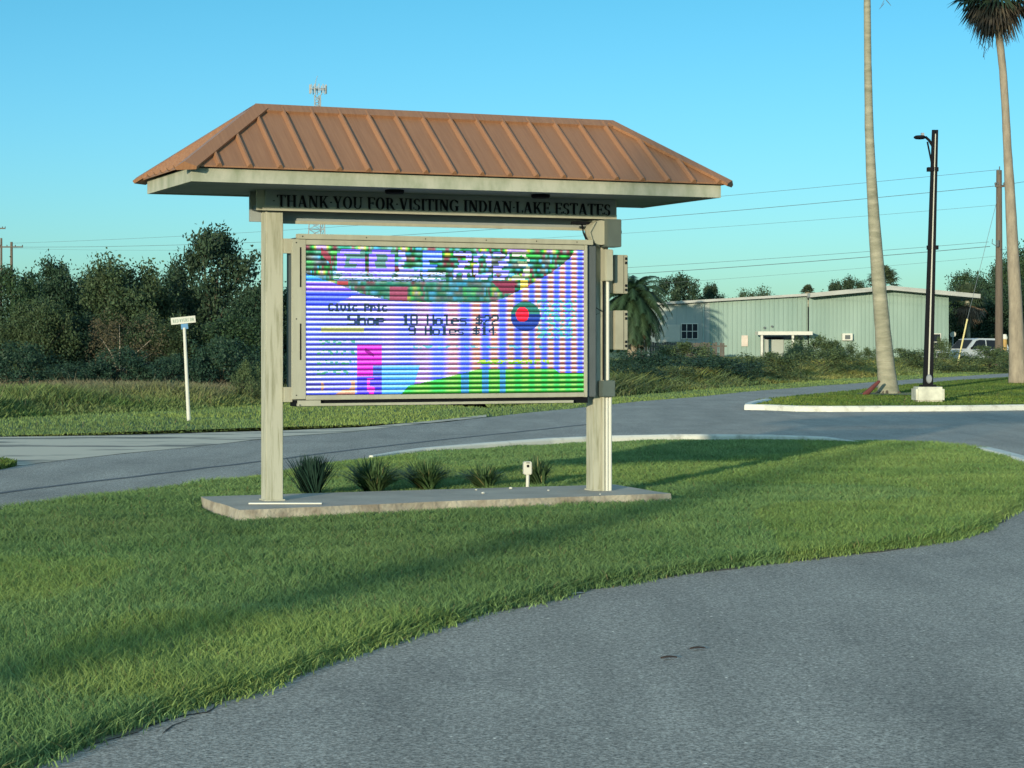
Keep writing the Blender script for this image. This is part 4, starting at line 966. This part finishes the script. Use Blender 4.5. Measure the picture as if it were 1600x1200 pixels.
# feather palm beside the building
def feather_palm(loc, H, Wd, label, seed, group=None):
    o = thing('feather_palm', label, 'palm tree', loc, 0, group); rg = random.Random(seed)
    MB().tube([(0, 0, -.1), (.03, 0, H*.3), (0, 0, H*.55)], [.32, .27, .25], 12).build('trunk', PALMD, o)
    for nm, nf, e0_, e1_, cA, cB in (('crown', 110, -50, 82, (.022, .055, .028), (.05, .09, .04)), ('dead_fronds', 12, -60, -35, (.16, .13, .08), (.24, .2, .13))):
        qs = []; cs = []
        for i_ in range(nf):
            az = i_*2.399; el = R(e0_+(e1_-e0_)*(i_+.5)/nf); L = Wd*.68*rg.uniform(.85, 1.1); t2 = rg.random(); col = np.array(cA)*(1-t2)+np.array(cB)*t2
            pts_ = []; p_ = Vector((0, 0, H*.55)); dr = Vector((math.cos(az)*math.cos(el), math.sin(az)*math.cos(el), math.sin(el)))
            for k_ in range(9): pts_.append(p_.copy()); p_ += dr*L/8; dr = (dr+Vector((0, 0, -.32))).normalized()
            for k_ in range(1, 9):
                dd = (pts_[k_]-pts_[k_-1]).normalized(); sd_ = dd.cross(Vector((0, 0, 1)))
                if sd_.length < .05: sd_ = Vector((1, 0, 0))
                sd_.normalize(); qs += [pts_[k_-1]-sd_*.015, pts_[k_-1]+sd_*.015, pts_[k_]+sd_*.015, pts_[k_]-sd_*.015]; cs += [col]*4
                for j in range(4):
                    q0 = pts_[k_-1].lerp(pts_[k_], j/4)
                    for s_ in (-1, 1):
                        LL = L*.22*rg.uniform(.7, 1.1)*math.sin(PI*(.15+.8*k_/9)); tp = q0+(sd_*s_+dd*.6+Vector((0, 0, -.5))).normalized()*LL; wv = dd*.05
                        qs += [q0-wv, q0+wv, tp+wv*.2, tp-wv*.2]; cs += [col*rg.uniform(.75, 1.3)]*4
        npmesh(nm, np.array([list(v) for v in qs]), 4, LEAF, np.array(cs), o)
    return o
feather_palm((X(988, 122), 122, -.06), 7.0, 4.3, 'drooping feather palm behind the tan boxes, left of the metal building', 2)

# ================================================================== the building
D = 132.0; bx0, bx1 = X(1264, D), X(1481, D); lx0 = X(1030, D)
bd = thing('metal_building', 'low mint green corrugated metal building beyond the weeds', 'building', (X(1260, D), D, -.06))
ox = X(1260, D); zz0 = .06
def rel(px): return X(px, D)-ox
def corr(x0_, x1_, topf, y_, pitch=.26, dep=.035):
    n_ = int((x1_-x0_)/pitch); mb = MB(); vs = []; fs = []
    xs = []
    for i_ in range(n_+1):
        xs += [(x0_+i_*pitch, 0), (x0_+i_*pitch+pitch*.62, 0), (x0_+i_*pitch+pitch*.70, -dep), (x0_+i_*pitch+pitch*.92, -dep)]
    xs = [(a, b) for a, b in xs if a <= x1_]+[(x1_, 0)]
    for a, b in xs: vs += [(a, y_+b, 0), (a, y_+b, topf(a))]
    for i_ in range(len(xs)-1): fs.append((2*i_, 2*i_+2, 2*i_+3, 2*i_+1))
    return mb.add(vs, fs)
pk = rel(1386); zpk = Z(452, D)+.0; sl_ = (Z(452, D)-Z(465, D))/(rel(1525)-pk)
topf = lambda a: zpk+.02-abs(a-pk)*sl_*.98
DEEP = 22.0
w1 = corr(rel(1264), rel(1481), topf, 0).build('wall', MINT, bd, fix=False)
MB().box(rel(1481)-.02, rel(1481)+.04, -.05, DEEP, 0, topf(rel(1481))-.05).box(rel(1264)+.02, rel(1481)-.03, DEEP-.1, DEEP, 0, 4.2).build('wall', MINT, bd)
slopeL = (Z(459, D)-Z(473, D))/(rel(1268)-rel(1030))
topl = lambda a: Z(461, D)-(rel(1264)-a)*slopeL
MINT2 = mat('faded_mint_metal', (.28, .33, .31), .6, .1, .3, col2=(.36, .39, .36), stretch=(1.5, 1.5, .3))
corr(rel(1110), rel(1264), topl, .6, .30).build('wall', MINT, bd, fix=False)
corr(rel(1030), rel(1110)-.003, topl, .55, .60, .015).build('wall', MINT2, bd, fix=False)['label'] = 'paler cream end of the wall'
MB().box(rel(1030), rel(1030)+.06, .64, DEEP-.3, 0, topl(rel(1030))-.02).box(rel(1030)+.07, rel(1264), DEEP-.3, DEEP-.2, 0, 3.6).build('wall', MINT2, bd)
MB().box(rel(1100)-.05, rel(1100)+.05, .42, .52, 0, topl(rel(1100))-.1).build('downpipe', mat('grey_green_pipe', (.28, .36, .33), .6), bd)
# roofs
def slab_roof(mb, xa, za, xb, zb_, y0, y1, th):
    mb.add([(xa, y0, za), (xb, y0, zb_), (xb, y1, zb_), (xa, y1, za), (xa, y0, za+th), (xb, y0, zb_+th), (xb, y1, zb_+th), (xa, y1, za+th)], [(3,2,1,0),(4,5,6,7),(0,1,5,4),(1,2,6,5),(2,3,7,6),(3,0,4,7)])
mb = MB(); xe = rel(1526); xl = rel(1262)
slab_roof(mb, xl, zpk-(pk-xl)*sl_, pk, zpk, -1.1, DEEP, .27); slab_roof(mb, pk+.001, zpk, xe, zpk-(xe-pk)*sl_, -1.1, DEEP, .27)
mb.build('roof', GREYROOF, bd)
mb = MB(); slab_roof(mb, rel(1024), topl(rel(1024))+.01, rel(1262)-.01, topl(rel(1262))+.01, .15, DEEP, .16); mb.build('roof', GREYROOF, bd)
def window(x0_, x1_, z0, z1, y_, nx, nz):
    fm = MB(); f_ = .05
    fm.box(x0_, x1_, y_-.06, y_, z1-f_, z1).box(x0_, x1_, y_-.06, y_, z0, z0+f_).box(x0_, x0_+f_, y_-.06, y_, z0+f_, z1-f_).box(x1_-f_, x1_, y_-.06, y_, z0+f_, z1-f_)
    for i_ in range(1, nx): c_ = x0_+(x1_-x0_)*i_/nx; fm.box(c_-.02, c_+.02, y_-.055, y_-.02, z0+f_, z1-f_)
    for i_ in range(1, nz): c_ = z0+(z1-z0)*i_/nz; fm.box(x0_+f_, x1_-f_, y_-.05, y_-.021, c_-.02, c_+.02)
    wf = fm.build('window', WHITE, bd); MB().box(x0_+f_, x1_-f_, y_-.018, y_-.003, z0+f_, z1-f_).build('pane', GLASS, wf)
zc = lambda py: Z(py, D)+.06
window(rel(1065), rel(1092), zc(530), zc(505), .53, 3, 2)
MB().box(rel(1033), rel(1064), .46, .53, zc(534), zc(507)).build('panel_door', mat('cream_panel', (.45, .45, .39), .6, .05), bd)
window(rel(1447), rel(1470), zc(548), zc(521), -.04, 2, 2)
# porch
pc = MB().box(rel(1180), rel(1264), -1.6, -.04, zc(523.5), zc(518)).build('porch_roof', WHITE, bd)
for px_ in (1186, 1234): MB().box(rel(px_)-.07, rel(px_)+.07, -1.5, -1.36, 0, zc(524)).build('porch_post', WHITE, bd)
MB().box(rel(1193), rel(1256), .50, .56, zc(530), zc(524.5)).box(rel(1193), rel(1195), .5, .56, 0, zc(530)).build('painted_porch_shade', DARKG, bd)  # dark strips painted in for the shade under the porch roof
MB().box(rel(1197), rel(1226), .5, .56, 0, zc(527)).build('door', MINT2, bd)
# wall AC
ac = MB().box(rel(1315), rel(1331), -.36, .0, zc(532), zc(521), bev=.02).build('wall_cooler', WHITE, bd)
MB().box(rel(1319), rel(1327), -.375, -.361, zc(530), zc(523.5)).build('grille', DARKG, ac)
for px_, py_ in ((1208, 510), (1196, 512)): MB().tube([(rel(px_), .6, zc(py_)), (rel(px_), .42, zc(py_))], .07, 10).build('vent_pipe', DARKG, bd)
MB().box(rel(1160), rel(1170), .52, .6, zc(541), zc(524)).build('notice', mat('faded_notice', (.55, .48, .42), .7, .2, 3), bd)
# fence before the pale end
fc = thing('wooden_fence', 'dark weathered board fence below the cream end of the building', 'fence', (X(1000, 127), 127, -.06))
mb = MB(); rnd = random.Random(5); xa = 0; xb_ = X(1136, 127)-X(1000, 127); x_ = 0.0
while x_ < xb_:
    if rnd.random() > .06: mb.box(x_, x_+.135, 0, .02, .05, Z(533.5, 127)+rnd.uniform(-.04, .03))
    x_ += .15
mb.build('boards', mat('weathered_boards', (.10, .09, .08), .9, .35, 2), fc)
MB().box(0, xb_, .021, .06, 1.25, 1.33).box(0, xb_, .021, .06, .4, .48).build('rail', BARK, fc)
# vegetation round the building
gv = 'bushes in front of the metal building'
for i_, (k_, px, d, yt, wp, lb) in enumerate([
    ('bush2', 1075, 100, 538, 130, 'tall grassy bush in front of the dark fence'),
    ('bush', 1075, 84, 556, 170, 'wide dark shrub beyond the mown strip, left of the field'),
    ('bush', 1175, 90, 560, 130, 'dark low shrub in the middle of the weed field'),
    ('bush', 985, 68, 568, 120, 'dark shrub between the post with conduits and the field, nearest the mown strip'),
    ('bush2', 1045, 71, 574, 110, 'green weedy bush in front of the dark shrub behind the tan boxes'),
    ('bush', 1120, 76, 559, 150, 'wide dark shrub near the mown strip, below the building window'),
    ('bush2', 1195, 82, 553, 120, 'green weedy bush below the white porch, near the mown strip'),
    ('bush2', 1290, 92, 547, 120, 'green bush halfway between porch and leaning palm trunk'),
    ('bush2', 1420, 104, 547, 110, 'dark green bush between leaning palm trunk and lamp post'),
    ('bush', 1008, 76, 548, 120, 'dark shrub right behind the tan equipment boxes'),
    ('bush2', 1270, 118, 528, 90, 'tall green bush beside the white porch'),
    ('bush2', 1312, 120, 535, 70, 'bush below the wall air conditioner'),
    ('bush', 1245, 116, 540, 60, 'dark bush at the foot of the right porch post'),
    ('bush2', 1362, 118, 545, 50, 'small bush left of the leaning palm trunk'),
    ('bush2', 1472, 122, 530, 34, 'thin bush at the right corner of the building'),
    ('bush2', 1545, 104, 543, 120, 'grassy bush hiding the bottom of the parked car'),
    ('bush2', 1590, 100, 550, 80, 'grassy bush at the far right beside the palm trunk')]):
    place_tree(k_, px, d, yt, wp, lb, gv, seed=i_)
gf = 'trees rising beyond the metal building'
for i_, (k_, px, d, yt, wp, lb) in enumerate([
    ('airy', 1062, 190, 434, 105, 'airy small tree showing above the cream end of the roof'),
    ('airy', 1112, 200, 448, 70, 'low airy tree top right of the first one above the roof'),
    ('olive', 1175, 205, 453, 75, 'tiny brown tree top above the middle of the long roof'),
    ('airy', 1328, 200, 438, 70, 'small tree top just left of the cabbage palm above the roof'),
    ('airy', 1306, 205, 444, 60, 'very small tree top second left of the cabbage palm above the roof'),
    ('oak', 1520, 170, 432, 90, 'dark tree behind the cabbage palm right of the building'),
    ('oak2', 1560, 165, 420, 90, 'dark tree behind the wooden utility pole'),
    ('oak', 1598, 160, 386, 90, 'tallest dark tree at the right edge behind the palm trunk'),
    ('oak2', 1500, 180, 455, 70, 'dark low tree right behind the roof end'),
    ('oak', 1640, 160, 395, 110, 'dark tree just beyond the right photo edge'),
    ('oak2', 1580, 150, 450, 120, 'dark tree low between utility pole and palm trunk'),
    ('oak', 1530, 152, 470, 100, 'dark low tree right above the parked car')]):
    place_tree(k_, px, d, yt, wp, lb, gf, seed=i_)
# cabbage palms
def cabbage(px, d, yc, rpx, ybase, label, seed, skirt=False, tw=10):
    x0_ = X(px, d); o = thing('cabbage_palm', label, 'palm tree', (x0_, d, -.06), 0, 'cabbage palms round the building')
    zc_ = Z(yc, d)+.06; r_ = rpx/F*d
    MB().tube([(0, 0, 0), (.03, 0, zc_*.5), (0, 0, zc_)], [tw/2/F*d*1.15, tw/2/F*d, tw/2/F*d], 12).build('trunk', PALMT, o)
    fan_crown(o, (0, 0, zc_), 30, r_*.45, r_*.62, seed, -10, 85, (.035,.06,.035), (.075,.105,.055))
    if skirt: fan_crown(o, (0, 0, zc_-.2), 22, r_*.4, r_*.55, seed+1, -75, -12, (.17,.12,.08), (.27,.20,.14), 'dead_fronds', .5)
    return o
cabbage(1380, 190, 440, 32, 500, 'cabbage palm showing above the roof ridge behind the leaning trunk', 31)
cabbage(1512, 142, 470, 36, 525, 'cabbage palm with brown skirt right of the building', 33, True, 7)
cabbage(1262, 205, 456, 14, 500, 'tiny palm top showing above the left roof slope', 35)
# far wood
rg = np.random.RandomState(91); cs = []
for i_ in range(1500):
    y_ = rg.uniform(290, 340); x_ = rg.uniform(-170, 170); h_ = 2.0+4.5*vnoise(np.array([x_]), np.array([0.]), 14, 3)[0]
    cs.append((x_, y_, rg.uniform(0, h_)))
fw = leaves_mesh('distant_wood', np.array(cs), 1.1, 60000, .42, DK, DK2, 92); tag(fw, 'low dark wood along the horizon', 'wood', kind='stuff')

# parked car (silver, three quarter view, nose to the left)
d = 128; cr = thing('parked_car', 'white silver car parked in the weeds right of the building', 'car', (X(1521, d), d, -.04), R(180+28))
def cprof(pts, y0, y1, inset=0.0):
    return MB().prism(pts, y0, y1)
body = [(-2.35, .45), (-2.4, .75), (-2.3, .95), (-1.15, 1.02), (1.1, 1.05), (1.5, 1.02), (2.25, .90), (2.4, .72), (2.38, .42), (1.95, .35), (1.85, .6), (1.5, .72), (1.15, .6), (1.05, .35), (-1.05, .35), (-1.15, .6), (-1.5, .72), (-1.85, .6), (-1.95, .38)]
MB().prism(body, -.92, .92).build('body', CARP, cr)
cabv = [(-2.2, .97), (-1.95, 1.60), (-1.5, 1.74), (.2, 1.76), (.55, 1.68), (1.25, 1.04)]
n_ = len(cabv); vs = [(a, -.88+(b-.97)*.18, b) for a, b in cabv]+[(a, .88-(b-.97)*.18, b) for a, b in cabv]
cbn = MB().add(vs, [tuple(range(n_)), tuple(range(2*n_-1, n_-1, -1))]+[(i_, i_+n_, (i_+1) % n_+n_, (i_+1) % n_) for i_ in range(n_)]).build('cabin', CARP, cr)
for s_ in (-1, 1):
    for nm, pl in (('side_window', [(-2.0, 1.10), (-1.85, 1.52), (-1.35, 1.62), (-1.2, 1.62), (-1.2, 1.08)]), ('side_window', [(-1.12, 1.08), (-1.12, 1.63), (-.35, 1.65), (-.35, 1.08)]), ('side_window', [(-.27, 1.08), (-.27, 1.65), (.18, 1.66), (.45, 1.6), (.98, 1.10)])):
        vs = [(a, s_*(.893-(b-.97)*.18), b) for a, b in pl]; MB().add(vs, [tuple(range(len(pl)))]).build('side_window', GLASS, cbn)
ws = [(1.20, -.74, 1.11), (1.20, .74, 1.11), (.62, .66, 1.645), (.62, -.66, 1.645)]
MB().add([(a+.03, b, c_+.02) for a, b, c_ in ws], [(0, 1, 2, 3)]).build('windscreen', GLASS, cbn)
for s_ in (-1, 1):
    for wx in (-1.5, 1.5):
        wv = MB().tube([(wx, s_*.70, .33), (wx, s_*.93, .33)], .34, 18).build('wheel', TYRE, cr)
        MB().tube([(wx, s_*.92, .33), (wx, s_*.945, .33)], .19, 12).build('rim', GALV, wv)
    MB().box(2.28, 2.41, s_*.78-.12, s_*.78+.12, .72, .86).build('headlight', mat('lens', (.7, .72, .75), .15), cr)
    MB().box(.85, 1.0, s_*1.0-.09, s_*1.0+.09, 1.08, 1.22).build('mirror', BLACK, cr)
MB().box(2.38, 2.43, -.55, .55, .55, .85).build('grille', BLACK, cr)
# white flat trailer end behind it
tr_ = thing('flat_trailer', 'white flat trailer behind the parked car', 'trailer', (X(1556, 133), 133, -.04), R(8))
MB().box(-1.0, 1.3, -.9, .9, .75, 1.2).build('deck', WHITE, tr_)
for s_ in (-.6, .6): MB().tube([(s_, -.95, .35), (s_, -.75, .35)], .33, 14).build('wheel', TYRE, tr_)
# gas meter like marker at the right of the pole
mk = thing('marker_post', 'short yellow marker post with white cap beside the utility pole', 'marker', (X(1570, 118), 118, -.06))
MB().tube([(0, 0, 0), (0, 0, Z(530, 118)+.06)], .13, 10).build('shaft', mat('yellow_brown', (.38, .24, .08), .6), mk)
MB().lathe([(.15, Z(530, 118)+.06), (.16, Z(526, 118)), (.10, Z(522, 118)+.05)], 0, 0, 12).build('cap', WHITE, mk)
dsh = thing('satellite_dish', 'small white dish beside the building corner', 'dish', (X(1489, 134), 134, -.06))
MB().tube([(0, .1, 0), (0, .1, Z(524, 134))], .05, 8).build('mast', GALV, dsh)
MB().tube([(0, 0, Z(521, 134)), (0, .06, Z(521, 134)+.02), (0, .12, Z(521, 134)+.02)], [.2, .16, .08], 12).build('reflector', WHITE, dsh)

# ================================================================== utility poles and wires
def upole(px, d, ytop, label, arms, wpx, lean=0):
    x0_ = X(px, d); H = Z(ytop, d)+.06; o = thing('utility_pole', label, 'utility pole', (x0_, d, -.06)); r_ = wpx/2/F*d
    MB().tube([(0, 0, 0), (lean*.5, 0, H*.5), (lean, 0, H)], [r_*1.2, r_, r_*.8], 12).build('shaft', WOODP, o)
    for zy, aw in arms:
        z_ = Z(zy, d)+.06; lx = lean*z_/H
        c_ = MB().box(lx-aw/2, lx+aw/2, -.2, -.1, z_-.06, z_+.06, bev=.01).build('crossarm', WOODP, o)
        for s_ in (-.95, -.35, .35, .95): MB().lathe([(.03, z_+.06), (.05, z_+.10), (.05, z_+.16), (.02, z_+.2)], lx+s_*aw/2, -.15, 8).build('insulator', DARKG, c_)
    return o
upole(18, 190, 378, 'distant utility pole with wide crossarm above the left trees', [(386, 2.2)], 5)
rp = upole(1561, 112, 266, 'tall wooden utility pole left of the dark palm', [(291, .5)], 11, 0)
MB().tube([(-.02, -.2, Z(270, 112)), (-.02, -.2, Z(266, 112)+.25)], .03, 6).build('line_pin', DARKG, rp)
MB().tube([(-.12, -.28, Z(385, 112)), (-.45, -.28, Z(379, 112)), (-.42, -.28, Z(372, 112))], .02, 6).tube([(-.14, -.28, Z(384, 112)), (-.14, -.28, Z(374, 112))], .09, 8).build('cable_clamp', DARKG, rp)
upole(2, 205, 372, 'far utility pole cut by the left photo edge', [(357, .9)], 4)
WIRE = mat('wire_grey', (.10, .13, .15), .5, .1)
def wire(a, b, sag, r_, label):
    a = Vector(a); b = Vector(b); pts_ = []
    for i_ in range(25):
        t2 = i_/24; p_ = a.lerp(b, t2); p_.z -= sag*4*t2*(1-t2); pts_.append(p_)
    o = MB().tube(pts_, r_*.7, 5, caps=False).build('power_line', WIRE); return tag(o, label, 'power line', 'power lines strung behind the sign')
LP = lambda px, py, d: P(px, py, d)
wires = [((1561, 265, 112), (18, 380, 190), .6, .016, 'topmost thin power line reaching the top of the wooden pole'),
         ((1561, 290, 112), (18, 386, 190), .9, .022, 'power line from the crossarm, second from the top'),
         ((1561, 320, 112), (18, 388, 190), 1.0, .012, 'faint power line third from the top'),
         ((1545, 378, 112), (30, 436, 190), 1.0, .016, 'lower cable just above the thick one'),
         ((1547, 385, 112), (30, 441, 190), 1.2, .026, 'thick dark cable clamped to the pole, lowest strong line'),
         ((1561, 400, 112), (30, 462, 190), 1.2, .010, 'faint lowest cable above the building roof'),
         ((1561, 390, 112), (2400, 240, 70), .6, .018, 'cable running right from the wooden pole'),
         ((1561, 290, 112), (2400, 60, 70), .6, .018, 'crossarm line running right out of the photo')]
for a, b, sg_, r_, lb in wires: wire(P(*a), P(*b), sg_, r_, lb)
gw = thing('guy_wire', 'yellow guarded guy wire slanting from the wooden pole to the weeds', 'guy wire', (X(1488, 112), 111, -.06))
A = Vector((0, 0, 0)); B = Vector((X(1507, 112)-X(1488, 112), .3, Z(497, 112))); Tp = Vector((X(1560, 112)-X(1488, 112), .9, Z(300, 112)))
MB().tube([A, B], .045, 8).build('guard', mat('pale_yellow', (.60, .52, .24), .6), gw)
MB().tube([B, Tp], .012, 5).build('strand', WIRE, gw)
# communication tower
d = 450; tw = thing('radio_tower', 'far lattice communication tower rising behind the brown roof', 'tower', (X(497, d), d, -.06))
mb = MB(); Ht = Z(148, d); wb = 6.0; wt = 1.3
def tw_w(z): return wb+(wt-wb)*min(1, z/ (Ht*.92))
legs = [(math.cos(a)/1.73, math.sin(a)/1.73) for a in (R(80), R(200), R(320))]; nst = 34
for l_ in legs: mb.tube([(l_[0]*tw_w(Ht*i_/nst), l_[1]*tw_w(Ht*i_/nst), Ht*i_/nst) for i_ in range(nst+1)], .14, 5)
for i_ in range(nst):
    z0_, z1_ = Ht*i_/nst, Ht*(i_+1)/nst
    for j in range(3):
        a_, b_2 = legs[j], legs[(j+1) % 3]
        p0 = (a_[0]*tw_w(z0_), a_[1]*tw_w(z0_), z0_); p1 = (b_2[0]*tw_w(z1_), b_2[1]*tw_w(z1_), z1_); p2 = (b_2[0]*tw_w(z0_), b_2[1]*tw_w(z0_), z0_)
        mb.tube([p0, p1], .055, 4, caps=False); mb.tube([p0, p2], .055, 4, caps=False); mb.tube([p2, (a_[0]*tw_w(z1_), a_[1]*tw_w(z1_), z1_)], .055, 4, caps=False)
TWM = mat('tower_steel', (.30, .32, .33), .6, .1)
mb.build('mast', TWM, tw)
MB().tube([(-.6, 0, Ht), (-.5, 0, Z(126, d)), (-.1, 0, Z(118, d))], [.12, .07, .05], 6).build('lightning_rod', TWM, tw)
pf = MB(); zz_ = Z(139, d)
for k_ in range(12):
    a = 2*PI*k_/12; pf.tube([(math.cos(a)*1.75, math.sin(a)*1.75, zz_), (math.cos(a+PI/6)*1.75, math.sin(a+PI/6)*1.75, zz_)], .08, 5)
for k_ in range(3): a = 2*PI*k_/3; pf.tube([(0, 0, zz_), (math.cos(a)*1.75, math.sin(a)*1.75, zz_)], .08, 5)
pf.build('antenna_frame', TWM, tw)
for k_ in range(12):
    a = 2*PI*k_/12+.2; cx_, cy_ = math.cos(a)*1.85, math.sin(a)*1.85
    MB().box(cx_-.11, cx_+.11, cy_-.08, cy_+.08, zz_-1.0, zz_+1.0, bev=.03).build('antenna', TWM, tw)

# things behind the viewer whose shadows cross the grass
dk = [(-13.0, -18.0, 'tall palm behind the viewer whose shadow crosses the lawn')]
for x_, y_, lb in dk:
    d_ = 57.0
    o = dup(pa, (x_-(X(1370, d_)-X(1388, d_)), y_, 0), 0, lb, scale=(1.0, 1.0, 1.0))
# two dead leaves on the asphalt
for (px, py, lb) in ((1045, 1029, 'brown leaf on the asphalt, nearer and left of the other'), (1090, 1014.5, 'brown leaf on the asphalt, farther and right of the other')):
    p = G(px, py, ROADZ+.004); bm = bmesh.new(); vs = []
    for i_ in range(9):
        t2 = i_/8; w2 = .014*math.sin(PI*t2)+.0005; z2 = .005*math.sin(PI*t2); vs.append((bm.verts.new((-.042+.084*t2, -w2, z2+.002)), bm.verts.new((-.042+.084*t2, w2, z2+.008))))
    for i_ in range(8): bm.faces.new((vs[i_][0], vs[i_+1][0], vs[i_+1][1], vs[i_][1]))
    me = bpy.data.meshes.new('dead_leaf'); bm.to_mesh(me); bm.free(); me.materials.append(mat('dead_leaf', (.05, .03, .02), .8)); o = link('dead_leaf', me); o.location = p; o.rotation_euler = (0, 0, .25)
    tag(o, lb, 'leaf', 'dead leaves on the asphalt')
